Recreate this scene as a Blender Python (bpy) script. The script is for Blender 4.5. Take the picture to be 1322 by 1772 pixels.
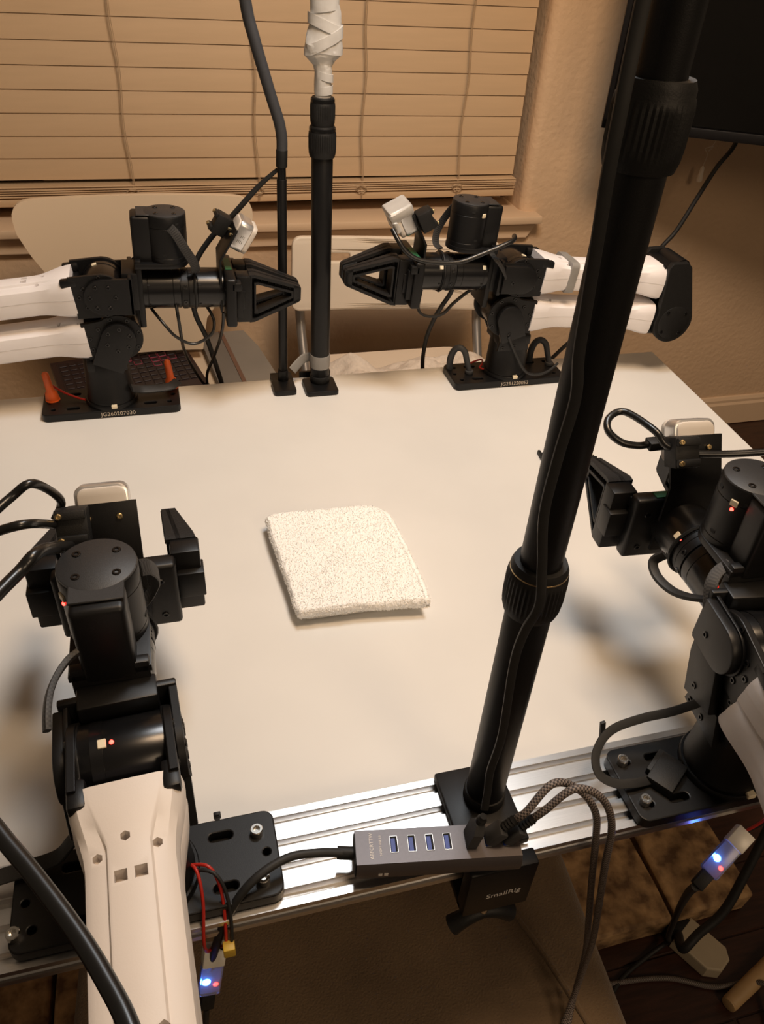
import bpy, bmesh, math, random
from mathutils import Matrix, Vector
R = math.radians
random.seed(7)
scene = bpy.context.scene
for o in list(bpy.data.objects): bpy.data.objects.remove(o)
COL = scene.collection

# ------------------------------------------------------------------ camera
cam_d = bpy.data.cameras.new('camera'); cam = bpy.data.objects.new('camera', cam_d); COL.objects.link(cam)
cam_d.sensor_fit = 'VERTICAL'; cam_d.sensor_height = 24.0; cam_d.lens = 24.0 * 1353.74 / 1772.0
cam_d.clip_start = 0.01
cam.matrix_world = Matrix(((0.96513872, 0.11343299, -0.23588175, 0.0),
                           (-0.25517398, 0.60835968, -0.75152161, 0.0),
                           (0.05825361, 0.7855135, 0.61609663, 0.63), (0, 0, 0, 1)))
scene.camera = cam
# ------------------------------------------------------------------ world, lights, exposure
world = bpy.data.worlds.new('world'); scene.world = world; world.use_nodes = True
bg = world.node_tree.nodes['Background']; bg.inputs[0].default_value = (1.0, 0.74, 0.50, 1); bg.inputs[1].default_value = 0.10
def area(name, loc, target, size, power, col):
    l = bpy.data.lights.new(name, 'AREA'); l.shape = 'DISK'; l.size = size; l.energy = power; l.color = col
    o = bpy.data.objects.new(name, l); COL.objects.link(o); o.location = loc
    o.rotation_euler = (Vector(target) - Vector(loc)).to_track_quat('-Z', 'Y').to_euler(); return o
area('ceiling_light', (0.45, 0.40, 1.62), (0.8, 1.95, 0.15), 0.5, 24, (1.0, 0.70, 0.44))
area('room_light', (0.9, -1.6, 1.5), (0.3, 0.8, 0.0), 0.8, 13, (1.0, 0.73, 0.48))
sp = bpy.data.lights.new('lamp_bulb', 'SPOT'); sp.energy = 28; sp.color = (0.95, 0.98, 1.0); sp.spot_size = R(150); sp.spot_blend = 0.35; sp.shadow_soft_size = 0.15
spo = bpy.data.objects.new('lamp_bulb', sp); COL.objects.link(spo); LAMP = Vector((0.34, 0.84, 1.25)); spo.location = LAMP
LDIR = Vector((-0.06, -0.16, -1.0)).normalized(); spo.rotation_euler = LDIR.to_track_quat('-Z', 'Y').to_euler()
vs = scene.view_settings; vs.view_transform = 'Standard'; vs.look = 'None'; vs.gamma = 1.0; vs.use_curve_mapping = False; vs.exposure = 0.0

# ------------------------------------------------------------------ materials
MAT = {}
def mat(name, col, rough=0.5, metal=0.0, noise=0.0, nscale=40.0, bump=0.0, bscale=200.0, emit=None, estr=0.0, trans=0.0, col2=None, spec=0.5, stretch=None, detail=6.0, sheen=0.0):
    m = bpy.data.materials.new(name); m.use_nodes = True; MAT[name] = m
    nt = m.node_tree; b = nt.nodes['Principled BSDF']
    b.inputs['Base Color'].default_value = (*col, 1); b.inputs['Roughness'].default_value = rough; b.inputs['Metallic'].default_value = metal
    b.inputs['Specular IOR Level'].default_value = spec
    if sheen: b.inputs['Sheen Weight'].default_value = sheen
    if trans: b.inputs['Transmission Weight'].default_value = trans
    if emit: b.inputs['Emission Color'].default_value = (*emit, 1); b.inputs['Emission Strength'].default_value = estr
    tc = nt.nodes.new('ShaderNodeTexCoord'); mp = nt.nodes.new('ShaderNodeMapping'); nt.links.new(tc.outputs['Object'], mp.inputs['Vector'])
    if stretch: mp.inputs['Scale'].default_value = stretch
    if noise or col2:
        n = nt.nodes.new('ShaderNodeTexNoise'); n.inputs['Scale'].default_value = nscale; n.inputs['Detail'].default_value = detail
        r = nt.nodes.new('ShaderNodeValToRGB'); c2 = col2 or tuple(c * (1 - noise) for c in col)
        r.color_ramp.elements[0].position = 0.35; r.color_ramp.elements[1].position = 0.65
        r.color_ramp.elements[0].color = (*c2, 1); r.color_ramp.elements[1].color = (*col, 1)
        nt.links.new(mp.outputs[0], n.inputs['Vector']); nt.links.new(n.outputs['Fac'], r.inputs[0]); nt.links.new(r.outputs[0], b.inputs['Base Color'])
    if bump:
        n2 = nt.nodes.new('ShaderNodeTexNoise'); n2.inputs['Scale'].default_value = bscale; n2.inputs['Detail'].default_value = 3
        bp = nt.nodes.new('ShaderNodeBump'); bp.inputs['Strength'].default_value = bump; bp.inputs['Distance'].default_value = 0.002
        nt.links.new(mp.outputs[0], n2.inputs['Vector']); nt.links.new(n2.outputs['Fac'], bp.inputs['Height']); nt.links.new(bp.outputs[0], b.inputs['Normal'])
    return m
mat('black_metal', (0.0050, 0.0050, 0.0054), 0.42, spec=0.32, noise=0.2, nscale=300, bump=0.05, bscale=1500)
mat('black_top_lit', (0.020, 0.0205, 0.022), 0.5, spec=0.5, noise=0.15, nscale=500, bump=0.1, bscale=1800)  # motor cap black, lightened to carry the light from above
mat('black_gloss', (0.005, 0.005, 0.0055), 0.25, spec=0.45, noise=0.1)
mat('black_plastic', (0.008, 0.008, 0.008), 0.55, spec=0.35, noise=0.2, nscale=200, bump=0.1, bscale=900)
mat('black_print', (0.009, 0.009, 0.0095), 0.6, spec=0.35, noise=0.2, nscale=200, bump=0.25, bscale=600)
mat('hole_black', (0.002, 0.002, 0.002), 0.8, noise=0.1)
mat('white_shell', (0.76, 0.73, 0.735), 0.5, noise=0.03, nscale=30, bump=0.03, bscale=900)
mat('warm_lit_shell', (0.69, 0.625, 0.57), 0.5, noise=0.03, nscale=30, bump=0.03, bscale=900)  # white shell of the nearest arm, warm light put into its colour
mat('aluminium', (0.72, 0.71, 0.70), 0.30, metal=1.0, noise=0.1, nscale=60, stretch=(0.4, 30, 30))
mat('silver', (0.75, 0.74, 0.73), 0.32, metal=0.85, noise=0.05)
mat('steel', (0.7, 0.68, 0.64), 0.22, metal=1.0, noise=0.1)
mat('brass', (0.55, 0.42, 0.22), 0.3, metal=1.0, noise=0.1)
mat('camera_grey', (0.55, 0.50, 0.44), 0.55, noise=0.05)
mat('table_white', (0.70, 0.69, 0.665), 0.45, noise=0.035, nscale=9, bump=0.02, bscale=60)
mat('wall_paint', (0.63, 0.435, 0.27), 0.85, noise=0.06, nscale=6, bump=1.0, bscale=75)
mat('trim_paint', (0.68, 0.49, 0.32), 0.6, noise=0.05, nscale=5, bump=0.05)
mat('blind_slat', (0.56, 0.385, 0.225), 0.55, noise=0.05, nscale=8, stretch=(1, 10, 10), bump=0.05, bscale=80)
mat('blind_cord', (0.42, 0.285, 0.165), 0.8, noise=0.1)
mat('night_glass', (0.004, 0.004, 0.005), 0.1, noise=0.1)
mat('plywood', (0.72, 0.56, 0.39), 0.5, noise=0.03, nscale=3, bump=0.02)
mat('chair_white', (0.80, 0.68, 0.54), 0.5, noise=0.04, nscale=8)
mat('chair_steel', (0.42, 0.40, 0.38), 0.35, metal=0.8, noise=0.1)
mat('fleece', (0.74, 0.64, 0.54), 0.95, noise=0.12, nscale=90, bump=0.9, bscale=160)
mat('laptop_red', (0.018, 0.005, 0.006), 0.4, noise=0.2)
mat('key_dark', (0.012, 0.004, 0.005), 0.5, noise=0.2)
mat('key_glow', (0.10, 0.01, 0.02), 0.5, emit=(0.8, 0.06, 0.1), estr=0.12, noise=0.1)
mat('grey_sheet', (0.19, 0.165, 0.135), 0.7, col2=(0.14, 0.12, 0.10), nscale=3.0, detail=8)
mat('grey_sheet_light', (0.25, 0.22, 0.18), 0.7, col2=(0.20, 0.175, 0.145), nscale=4.0, detail=8)
mat('brown_strip', (0.16, 0.085, 0.055), 0.6, noise=0.1)
mat('orange', (0.62, 0.105, 0.018), 0.45, noise=0.1)
mat('rubber_grey', (0.030, 0.031, 0.034), 0.65, noise=0.15, nscale=200)
mat('gooseneck', (0.035, 0.037, 0.043), 0.6, noise=0.1, nscale=300)
mat('cable_black', (0.008, 0.008, 0.008), 0.3, noise=0.1)
mat('cable_matte', (0.012, 0.012, 0.012), 0.6, noise=0.2, nscale=200)
mat('wire_red', (0.42, 0.02, 0.012), 0.4, noise=0.1)
mat('wire_yellow', (0.55, 0.36, 0.04), 0.5, noise=0.1)
mat('tape', (0.50, 0.485, 0.46), 0.36, noise=0.10, nscale=50, bump=0.35, bscale=60)
mat('tape_dark', (0.26, 0.25, 0.235), 0.4, noise=0.15, nscale=30, bump=0.4, bscale=50)
mat('connector', (0.75, 0.66, 0.48), 0.5, noise=0.05)
mat('led_red', (0.3, 0.0, 0.0), 0.4, emit=(1.0, 0.03, 0.02), estr=14)
mat('led_red_small', (0.3, 0.0, 0.0), 0.4, emit=(1.0, 0.05, 0.04), estr=8)
mat('led_blue', (0.0, 0.05, 0.3), 0.4, emit=(0.05, 0.22, 1.0), estr=40)
mat('pcb_green', (0.03, 0.16, 0.08), 0.5, noise=0.2)
mat('print_white', (0.62, 0.58, 0.54), 0.6, noise=0.05)
mat('print_bright', (0.85, 0.82, 0.78), 0.6, noise=0.05)
mat('print_tan', (0.55, 0.47, 0.38), 0.6, noise=0.05)
mat('print_dark', (0.12, 0.11, 0.10), 0.6, noise=0.05)
mat('hub_grey', (0.105, 0.093, 0.095), 0.42, metal=0.55, noise=0.06, nscale=500)
mat('usb_blue', (0.012, 0.04, 0.30), 0.45, noise=0.1)
mat('plug_grey', (0.035, 0.036, 0.038), 0.5, noise=0.1)
mat('screen_black', (0.004, 0.0035, 0.003), 0.3, noise=0.1, spec=0.15)
mat('bezel', (0.006, 0.005, 0.005), 0.4, noise=0.1, spec=0.25)
mat('towel', (0.96, 0.95, 0.925), 0.95, noise=0.04, nscale=300, bump=0.5, bscale=700, sheen=0.2)
mat('suede', (0.20, 0.135, 0.075), 0.9, col2=(0.13, 0.085, 0.047), nscale=9, bump=0.8, bscale=420, sheen=0.25)
mat('stone', (0.46, 0.29, 0.14), 0.8, col2=(0.12, 0.065, 0.03), nscale=34, bump=1.0, bscale=60, detail=12)
mat('stone_light', (0.27, 0.185, 0.105), 0.8, col2=(0.17, 0.11, 0.06), nscale=20, bump=0.7, bscale=60, detail=10)
mat('floor_wood', (0.050, 0.019, 0.011), 0.35, col2=(0.026, 0.010, 0.006), nscale=6, stretch=(2, 18, 18), detail=8, bump=0.1, bscale=30)
mat('dowel', (0.50, 0.33, 0.16), 0.5, noise=0.12, nscale=20, stretch=(1, 1, 1))
mat('adapter_white', (0.45, 0.38, 0.27), 0.5, noise=0.05)
mat('cup_grey', (0.50, 0.50, 0.50), 0.35, noise=0.05, metal=0.4)
mat('clear_plastic', (0.75, 0.78, 0.88), 0.25, trans=0.75, noise=0.05)
mat('bag_white', (0.7, 0.68, 0.62), 0.3, noise=0.1)
def braid_mat(name, c1, c2):
    m = bpy.data.materials.new(name); m.use_nodes = True; MAT[name] = m; nt = m.node_tree; b = nt.nodes['Principled BSDF']; b.inputs['Roughness'].default_value = 0.6
    tc = nt.nodes.new('ShaderNodeTexCoord'); ck = nt.nodes.new('ShaderNodeTexChecker'); ck.inputs['Scale'].default_value = 1.0
    mp = nt.nodes.new('ShaderNodeMapping'); mp.inputs['Scale'].default_value = (10, 700, 1); mp.inputs['Rotation'].default_value = (0, 0, 0)
    nt.links.new(tc.outputs['UV'], mp.inputs[0]); nt.links.new(mp.outputs[0], ck.inputs['Vector'])
    ck.inputs['Color1'].default_value = (*c1, 1); ck.inputs['Color2'].default_value = (*c2, 1); nt.links.new(ck.outputs['Color'], b.inputs['Base Color'])
    bp = nt.nodes.new('ShaderNodeBump'); bp.inputs['Strength'].default_value = 0.5; bp.inputs['Distance'].default_value = 0.0006
    nt.links.new(ck.outputs['Fac'], bp.inputs['Height']); nt.links.new(bp.outputs[0], b.inputs['Normal'])
def loops_mat():
    m = bpy.data.materials.new('towel_loops'); m.use_nodes = True; MAT['towel_loops'] = m; nt = m.node_tree; nt.nodes.remove(nt.nodes['Principled BSDF'])
    d = nt.nodes.new('ShaderNodeBsdfDiffuse'); t = nt.nodes.new('ShaderNodeBsdfTranslucent'); x = nt.nodes.new('ShaderNodeMixShader'); n = nt.nodes.new('ShaderNodeTexNoise'); r = nt.nodes.new('ShaderNodeValToRGB')
    n.inputs['Scale'].default_value = 300; r.color_ramp.elements[0].color = (0.95, 0.94, 0.92, 1); r.color_ramp.elements[1].color = (0.99, 0.99, 0.98, 1)
    nt.links.new(n.outputs['Fac'], r.inputs[0]); nt.links.new(r.outputs[0], d.inputs[0]); nt.links.new(r.outputs[0], t.inputs[0]); nt.links.new(d.outputs[0], x.inputs[1]); nt.links.new(t.outputs[0], x.inputs[2]); x.inputs[0].default_value = 0.5
    nt.links.new(x.outputs[0], nt.nodes['Material Output'].inputs['Surface'])
loops_mat()
braid_mat('braid', (0.20, 0.165, 0.145), (0.025, 0.02, 0.02))
braid_mat('strap_weave', (0.030, 0.028, 0.027), (0.010, 0.010, 0.010))

# ------------------------------------------------------------------ mesh helpers
def frame(p, x, z):
    """matrix at p with local x along x, local z as near to z as possible"""
    x = Vector(x).normalized(); z = Vector(z); y = z.cross(x).normalized(); z = x.cross(y)
    return Matrix(((x.x, y.x, z.x, p[0]), (x.y, y.y, z.y, p[1]), (x.z, y.z, z.z, p[2]), (0, 0, 0, 1)))
class MB:
    def __init__(s): s.bm = bmesh.new(); s.uv = None
    def add(s, geo_bm, M=None):
        me = bpy.data.meshes.new('tmp'); geo_bm.to_mesh(me); geo_bm.free()
        if M is not None: me.transform(M)
        s.bm.from_mesh(me); bpy.data.meshes.remove(me); return s
    def addme(s, me, M=None):
        me = me.copy()
        if M is not None: me.transform(M)
        s.bm.from_mesh(me); bpy.data.meshes.remove(me); return s
    def box(s, x0, x1, y0, y1, z0, z1, bev=0.0, seg=2, M=None):
        b = bmesh.new(); bmesh.ops.create_cube(b, size=1.0)
        bmesh.ops.scale(b, vec=(abs(x1 - x0), abs(y1 - y0), abs(z1 - z0)), verts=b.verts)
        bmesh.ops.translate(b, vec=((x0 + x1) / 2, (y0 + y1) / 2, (z0 + z1) / 2), verts=b.verts)
        if bev > 0: bmesh.ops.bevel(b, geom=b.edges[:], offset=bev, segments=seg, affect='EDGES', profile=0.5)
        return s.add(b, M)
    def cyl(s, p0, p1, r, r2=None, seg=40, bev=0.0, M=None):
        p0 = Vector(p0); p1 = Vector(p1); d = p1 - p0; b = bmesh.new()
        bmesh.ops.create_cone(b, cap_ends=True, cap_tris=False, segments=seg, radius1=r, radius2=r if r2 is None else r2, depth=d.length)
        if bev > 0:
            es = [e for e in b.edges if any(len(f.verts) > 4 for f in e.link_faces)]
            bmesh.ops.bevel(b, geom=es, offset=bev, segments=2, affect='EDGES', profile=0.5)
        Q = Matrix.Translation((p0 + p1) / 2) @ d.to_track_quat('Z', 'Y').to_matrix().to_4x4()
        return s.add(b, (M @ Q) if M is not None else Q)
    def lathe(s, prof, seg=48, M=None, flute=None):
        """prof: list of (r, z); flute=(z0, z1, n, depth) ribs between heights"""
        b = bmesh.new(); rings = []
        for r, z in prof:
            ring = []
            for i in range(seg):
                a = 2 * math.pi * i / seg; rr = r
                if flute and flute[0] <= z <= flute[1]: rr = r - flute[3] * (i % 2)
                ring.append(b.verts.new((rr * math.cos(a), rr * math.sin(a), z)))
            rings.append(ring)
        for A, B in zip(rings, rings[1:]):
            for i in range(seg): b.faces.new((A[i], A[(i + 1) % seg], B[(i + 1) % seg], B[i]))
        b.faces.new(rings[0][::-1]); b.faces.new(rings[-1])
        return s.add(b, M)
    def loft(s, sections, closed=True, M=None):
        b = bmesh.new(); V = [[b.verts.new(p) for p in sec] for sec in sections]; n = len(V[0])
        for A, B in zip(V, V[1:]):
            for i in range(n if closed else n - 1): b.faces.new((A[i], A[(i + 1) % n], B[(i + 1) % n], B[i]))
        if closed: b.faces.new(V[0][::-1]); b.faces.new(V[-1])
        bmesh.ops.recalc_face_normals(b, faces=b.faces)
        return s.add(b, M)
    def tube(s, pts, r, seg=10, smooth=True, flat=None, step=6):
        """round tube (or flat=(w,h) ribbon) through pts; makes a UV map"""
        P = catmull(pts, step) if smooth else [Vector(p) for p in pts]
        b = s.bm; uvl = b.loops.layers.uv.verify(); up = Vector((0, 0, 1)); rings = []; L = [0.0]
        for a, c in zip(P, P[1:]): L.append(L[-1] + (c - a).length)
        nrm = None
        for i, p in enumerate(P):
            t = (P[min(i + 1, len(P) - 1)] - P[max(i - 1, 0)]).normalized()
            if nrm is None: nrm = t.orthogonal().normalized() if flat is None else (flat[2] if len(flat) > 2 else up.cross(t)).normalized()
            nrm = (nrm - t * nrm.dot(t)).normalized(); bn = t.cross(nrm)
            rr = r(i / (len(P) - 1)) if callable(r) else r
            ring = []
            for k in range(seg):
                a = 2 * math.pi * k / seg
                if flat: ca, sa = math.cos(a), math.sin(a); x = flat[0] / 2 * math.copysign(abs(ca) ** 0.4, ca); y = flat[1] / 2 * math.copysign(abs(sa) ** 0.6, sa)
                else: x, y = rr * math.cos(a), rr * math.sin(a)
                ring.append(b.verts.new(p + nrm * x + bn * y))
            rings.append(ring)
        for j, (A, B) in enumerate(zip(rings, rings[1:])):
            for i in range(seg):
                f = b.faces.new((A[i], A[(i + 1) % seg], B[(i + 1) % seg], B[i]))
                for lp, uv in zip(f.loops, ((i / seg, L[j]), ((i + 1) / seg, L[j]), ((i + 1) / seg, L[j + 1]), (i / seg, L[j + 1]))): lp[uvl].uv = uv
        b.faces.new(rings[0][::-1]); b.faces.new(rings[-1])
        return s
    def build(s, name, m, parent=None, M=None, smooth=True, ang=38, **props):
        me = bpy.data.meshes.new(name); bmesh.ops.recalc_face_normals(s.bm, faces=s.bm.faces); s.bm.to_mesh(me); s.bm.free()
        return link(name, me, m, parent, M, smooth, ang, **props)
def link(name, me, m, parent=None, M=None, smooth=True, ang=20, **props):
    me.materials.clear(); me.materials.append(MAT[m])
    if smooth:
        me.shade_smooth(); me.set_sharp_from_angle(angle=R(ang))
    o = bpy.data.objects.new(name, me); COL.objects.link(o)
    if parent: o.parent = parent
    if M is not None: o.matrix_local = M
    for k, v in props.items(): o[k] = v
    return o
def share(name, src, parent, M):
    o = bpy.data.objects.new(name, src); COL.objects.link(o); o.parent = parent; o.matrix_local = M; return o
def empty(name, loc, **props):
    o = bpy.data.objects.new(name, None); COL.objects.link(o); o.location = loc; o.empty_display_size = 0.05
    for k, v in props.items(): o[k] = v
    return o
def catmull(pts, n=6):
    P = [Vector(p) for p in pts]; out = []
    for i in range(len(P) - 1):
        a = P[max(i - 1, 0)]; b = P[i]; c = P[i + 1]; d = P[min(i + 2, len(P) - 1)]
        for k in range(n):
            t = k / n; out.append(0.5 * ((2 * b) + (c - a) * t + (2 * a - 5 * b + 4 * c - d) * t * t + (3 * b - a - 3 * c + d) * t ** 3))
    out.append(P[-1]); return out
def arc(cx, cy, r, a0, a1, n=10): return [(cx + r * math.cos(R(a0 + (a1 - a0) * i / n)), cy + r * math.sin(R(a0 + (a1 - a0) * i / n))) for i in range(n + 1)]
def rrect(x0, x1, y0, y1, r, n=5):
    return arc(x1 - r, y1 - r, r, 0, 90, n) + arc(x0 + r, y1 - r, r, 90, 180, n) + arc(x0 + r, y0 + r, r, 180, 270, n) + arc(x1 - r, y0 + r, r, 270, 360, n)
def slot(cx, cy, l, r): return arc(cx + l / 2, cy, r, -90, 90, 6) + arc(cx - l / 2, cy, r, 90, 270, 6)
def circ(cx, cy, r, n=20): return arc(cx, cy, r, 0, 360 - 360 / n, n - 1)
def plate_mesh(outer, holes, th, bev=0.0):
    """extruded 2-D outline with holes, centred on z=0, as a mesh"""
    cu = bpy.data.curves.new('c', 'CURVE'); cu.dimensions = '2D'; cu.fill_mode = 'BOTH'; cu.extrude = th / 2 - bev; cu.bevel_depth = bev; cu.bevel_resolution = 1; cu.offset = -bev
    for poly in [outer] + list(holes):
        sp_ = cu.splines.new('POLY'); sp_.points.add(len(poly) - 1); sp_.use_cyclic_u = True
        for q, (x, y) in zip(sp_.points, poly): q.co = (x, y, 0, 1)
    ob = bpy.data.objects.new('c', cu); COL.objects.link(ob); dg = bpy.context.evaluated_depsgraph_get()
    me = bpy.data.meshes.new_from_object(ob.evaluated_get(dg)); bpy.data.objects.remove(ob); bpy.data.curves.remove(cu)
    b = bmesh.new(); b.from_mesh(me); bmesh.ops.remove_doubles(b, verts=b.verts, dist=1e-6); b.to_mesh(me); b.free(); return me
def text_mesh(txt, size, th=0.0002, space=1.0):
    cu = bpy.data.curves.new('t', 'FONT'); cu.body = txt; cu.size = size; cu.extrude = th; cu.align_x = 'CENTER'; cu.align_y = 'CENTER'; cu.space_character = space; cu.resolution_u = 3
    ob = bpy.data.objects.new('t', cu); COL.objects.link(ob); dg = bpy.context.evaluated_depsgraph_get()
    me = bpy.data.meshes.new_from_object(ob.evaluated_get(dg)); bpy.data.objects.remove(ob); bpy.data.curves.remove(cu); return me
def boolean(me, cutter, mode='DIFFERENCE'):
    a = bpy.data.objects.new('a', me); c = bpy.data.objects.new('b', cutter); COL.objects.link(a); COL.objects.link(c)
    md = a.modifiers.new('b', 'BOOLEAN'); md.object = c; md.operation = mode; md.solver = 'EXACT'
    dg = bpy.context.evaluated_depsgraph_get(); out = bpy.data.meshes.new_from_object(a.evaluated_get(dg)); bpy.data.objects.remove(a); bpy.data.objects.remove(c); return out
SIDE = Matrix(((1, 0, 0, 0), (0, 0, -1, 0), (0, 1, 0, 0), (0, 0, 0, 1)))      # 2-D outline (x, y) -> arm plane (x, z); thickness along -y
def side_plate(outer, holes, y, th, bev=0.0006): me = plate_mesh(outer, holes, th, bev); me.transform(Matrix.Translation((0, y, 0)) @ SIDE); return me
T = Matrix.Translation
def pitch(a): return Matrix.Rotation(-R(a), 4, 'Y')


# ================================================================== SETTING
FLOOR = -0.74; WALL = 1.95
def lab(o, label, cat, group=None, kind=None):
    o['label'] = label; o['category'] = cat
    if group: o['group'] = group
    if kind: o['kind'] = kind
    return o
# floor of separate dark planks
fl = MB().box(-2.6, 3.4, -2.2, WALL + 0.02, FLOOR - 0.05, FLOOR - 0.003).build('floor', 'floor_wood', kind='structure')
fl['label'] = 'dark red-brown wooden plank floor'
plank = MB().box(-0.6, 0.6, -0.0555, 0.0555, -0.012, 0, 0.0015, 1)
pm = bpy.data.meshes.new('plank'); plank.bm.to_mesh(pm); plank.bm.free(); pm.materials.append(MAT['floor_wood'])
for i, yy in enumerate([0.02 + 0.113 * k for k in range(17)]):
    for j in range(4):
        x = -1.4 + 1.204 * j + (0.37 * i) % 1.2 - 0.4
        if x + 0.6 > 3.3: continue
        share('plank', pm, fl, T((x, yy, FLOOR + 0.0)))
# back wall with the window opening (reveal with a rounded corner)
XR = 0.936; ZS = -0.02; ZT = 1.05; XL = -1.35
w = MB()
w.box(-2.6, 3.4, WALL, WALL + 0.2, FLOOR - 0.05, ZS)
w.box(-2.6, 3.4, WALL, WALL + 0.2, ZT, 1.8)
w.box(-2.6, XL, WALL, WALL + 0.2, ZS, ZT)
c = [(XR + 0.03, WALL)] + [(XR + 0.024 - 0.024 * math.sin(R(a)), WALL + 0.024 - 0.024 * math.cos(R(a))) for a in range(0, 91, 15)] + [(XR, WALL + 0.2), (3.4, WALL + 0.2), (3.4, WALL)]
w.loft([[(x, y, ZS) for x, y in c], [(x, y, ZT) for x, y in c]])
wb = w.build('wall_back', 'wall_paint', kind='structure'); wb['label'] = 'tan textured wall behind the table'
# baseboard with a stepped top
prof = [(WALL, FLOOR), (WALL - 0.016, FLOOR), (WALL - 0.016, FLOOR + 0.075), (WALL - 0.011, FLOOR + 0.083), (WALL - 0.011, FLOOR + 0.092), (WALL - 0.006, FLOOR + 0.101), (WALL, FLOOR + 0.103)]
MB().loft([[(x, y, z) for y, z in prof] for x in (-2.6, 3.4)]).build('baseboard_back', 'trim_paint', kind='structure', smooth=False)
# sill board and apron
t1 = MB(); t1.box(XL - 0.05, 0.980, WALL - 0.045, WALL + 0.13, -0.021, -0.001, 0.004, 2)
t1.build('trim_1', 'trim_paint', kind='structure', label='painted window sill board')
ap = [(XL, -0.021), (0.985, -0.021), (0.955, -0.066), (XL, -0.066)]
me = plate_mesh(ap[::-1], [], 0.018, 0.003); me.transform(T((0, WALL - 0.008, 0)) @ SIDE)
link('trim_2', me, 'trim_paint', kind='structure', label='moulding under the window sill')
# window: frame, glass
wn = MB(); YG = WALL + 0.15
wn.box(XL, XR, YG, YG + 0.03, ZS + 0.02, ZS + 0.07); wn.box(XL, XR, YG, YG + 0.03, ZT - 0.05, ZT); wn.box(XL, XL + 0.05, YG, YG + 0.03, ZS, ZT); wn.box(XR - 0.05, XR, YG, YG + 0.03, ZS, ZT); wn.box(-0.25, -0.19, YG, YG + 0.03, ZS, ZT)
wo = wn.build('window_1', 'trim_paint', kind='structure')
MB().box(XL, XR, YG + 0.012, YG + 0.016, ZS, ZT).build('pane', 'night_glass', wo)
# blind
YB = WALL + 0.045
bl = empty('window_blind', (-0.2, YB, 0.03)); lab(bl, 'closed wide-slat tan window blind hanging over the window', 'blind')
BX0, BX1 = XL + 0.02, 0.915
def slat_mesh(h, th, crown):
    sec = []; n = 8
    top = [(crown * (1 - ((i / n) * 2 - 1) ** 2), h * (i / n - 0.5)) for i in range(n + 1)]
    pts = [(-th / 2 - a, z) for a, z in top] + [(th / 2 - a, z) for a, z in top[::-1]]
    return MB().loft([[(x, y, z) for y, z in pts] for x in (BX0 + 0.2, BX1 + 0.2)])
sm = slat_mesh(0.0495, 0.0014, 0.0008); sme = bpy.data.meshes.new('slat'); sm.bm.to_mesh(sme); sm.bm.free(); sme.materials.append(MAT['blind_slat']); sme.shade_smooth(); sme.set_sharp_from_angle(angle=R(38))
z = 0.107
for k in range(20):
    zz = z + 0.0462 * k
    share('slat', sme, bl, T((0, 0.0, zz - 0.03)) @ Matrix.Rotation(R(-4.5), 4, 'X'))
# stack of gathered slats and the bottom rail
sb = MB().box(BX0 + 0.2, BX1 + 0.2, -0.025, 0.025, -0.0014, 0.0014, 0.0008, 1); sbm = bpy.data.meshes.new('stacked_slat'); sb.bm.to_mesh(sbm); sb.bm.free(); sbm.materials.append(MAT['blind_slat'])
for k in range(5): share('stacked_slat', sbm, bl, T((random.uniform(-0.002, 0.002), -0.004 + random.uniform(-0.002, 0.002), 0.0225 + 0.0050 * k)) @ Matrix.Rotation(R(-0.22 + random.uniform(-0.03, 0.03)), 4, 'Y'))
MB().box(BX0 + 0.2, BX1 + 0.2, -0.026, 0.026, 0.0, 0.0175, 0.003, 2).build('bottom_rail', 'blind_slat', bl, Matrix.Rotation(R(-0.22), 4, 'Y'))
MB().box(BX0 + 0.2, BX1 + 0.2, -0.03, 0.03, 0.92, 0.98, 0.003).build('head_rail', 'blind_slat', bl)
for x in (-0.86, -0.45, -0.045, 0.245, 0.50, 0.752):
    cd = MB(); pts = [(x + 0.2 + 0.003 * math.sin(k * 1.3), -0.020 - 0.011 * max(0.0, 1 - k / 2.0), 0.006 + 0.9 * k / 20) for k in range(21)]
    cd.tube(pts, 0.0010, 6, step=2); cd.tube([(p[0] + 0.003, p[1], p[2]) for p in pts], 0.0008, 6, step=2); cd.build('ladder_cord', 'blind_cord', bl)
    kn = MB(); kn.tube([(x + 0.2 + 0.012 * math.cos(a * 0.9) * (1 + 0.3 * math.sin(a * 2.1)), -0.034 - 0.001 * math.sin(a), 0.030 + 0.008 * math.sin(a * 0.9)) for a in range(0, 15)], 0.0008, 5, step=3); kn.build('cord_knot', 'blind_cord', bl)
# television on the wall to the right
A = Vector((0.987, 1.72, 0.255)); B = Vector((1.296, 1.555, 0.255)); dx = (B - A).normalized()
tv = empty('television', (A.x, A.y, A.z)); lab(tv, 'large black flat television angled out from the wall', 'television')
Mtv = frame((0, 0, 0), dx, (0, 0, 1))
MB().box(0, 1.15, 0.004, 0.05, 0, 0.66, 0.006, 2).build('housing', 'bezel', tv, Mtv)
MB().box(0.012, 1.138, 0.001, 0.006, 0.022, 0.648, 0.0005, 1).build('screen', 'screen_black', tv, Mtv)
fr = MB(); fr.box(0, 1.15, -0.003, 0.006, 0, 0.02, 0.001); fr.box(0, 0.011, -0.003, 0.006, 0, 0.66, 0.001); fr.box(0, 1.15, -0.003, 0.006, 0.65, 0.66, 0.001); fr.build('frame', 'bezel', tv, Mtv)
MB().box(0.45, 0.7, 0.05, 0.14, 0.2, 0.45, 0.005).build('mount', 'bezel', tv, Mtv)
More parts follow.
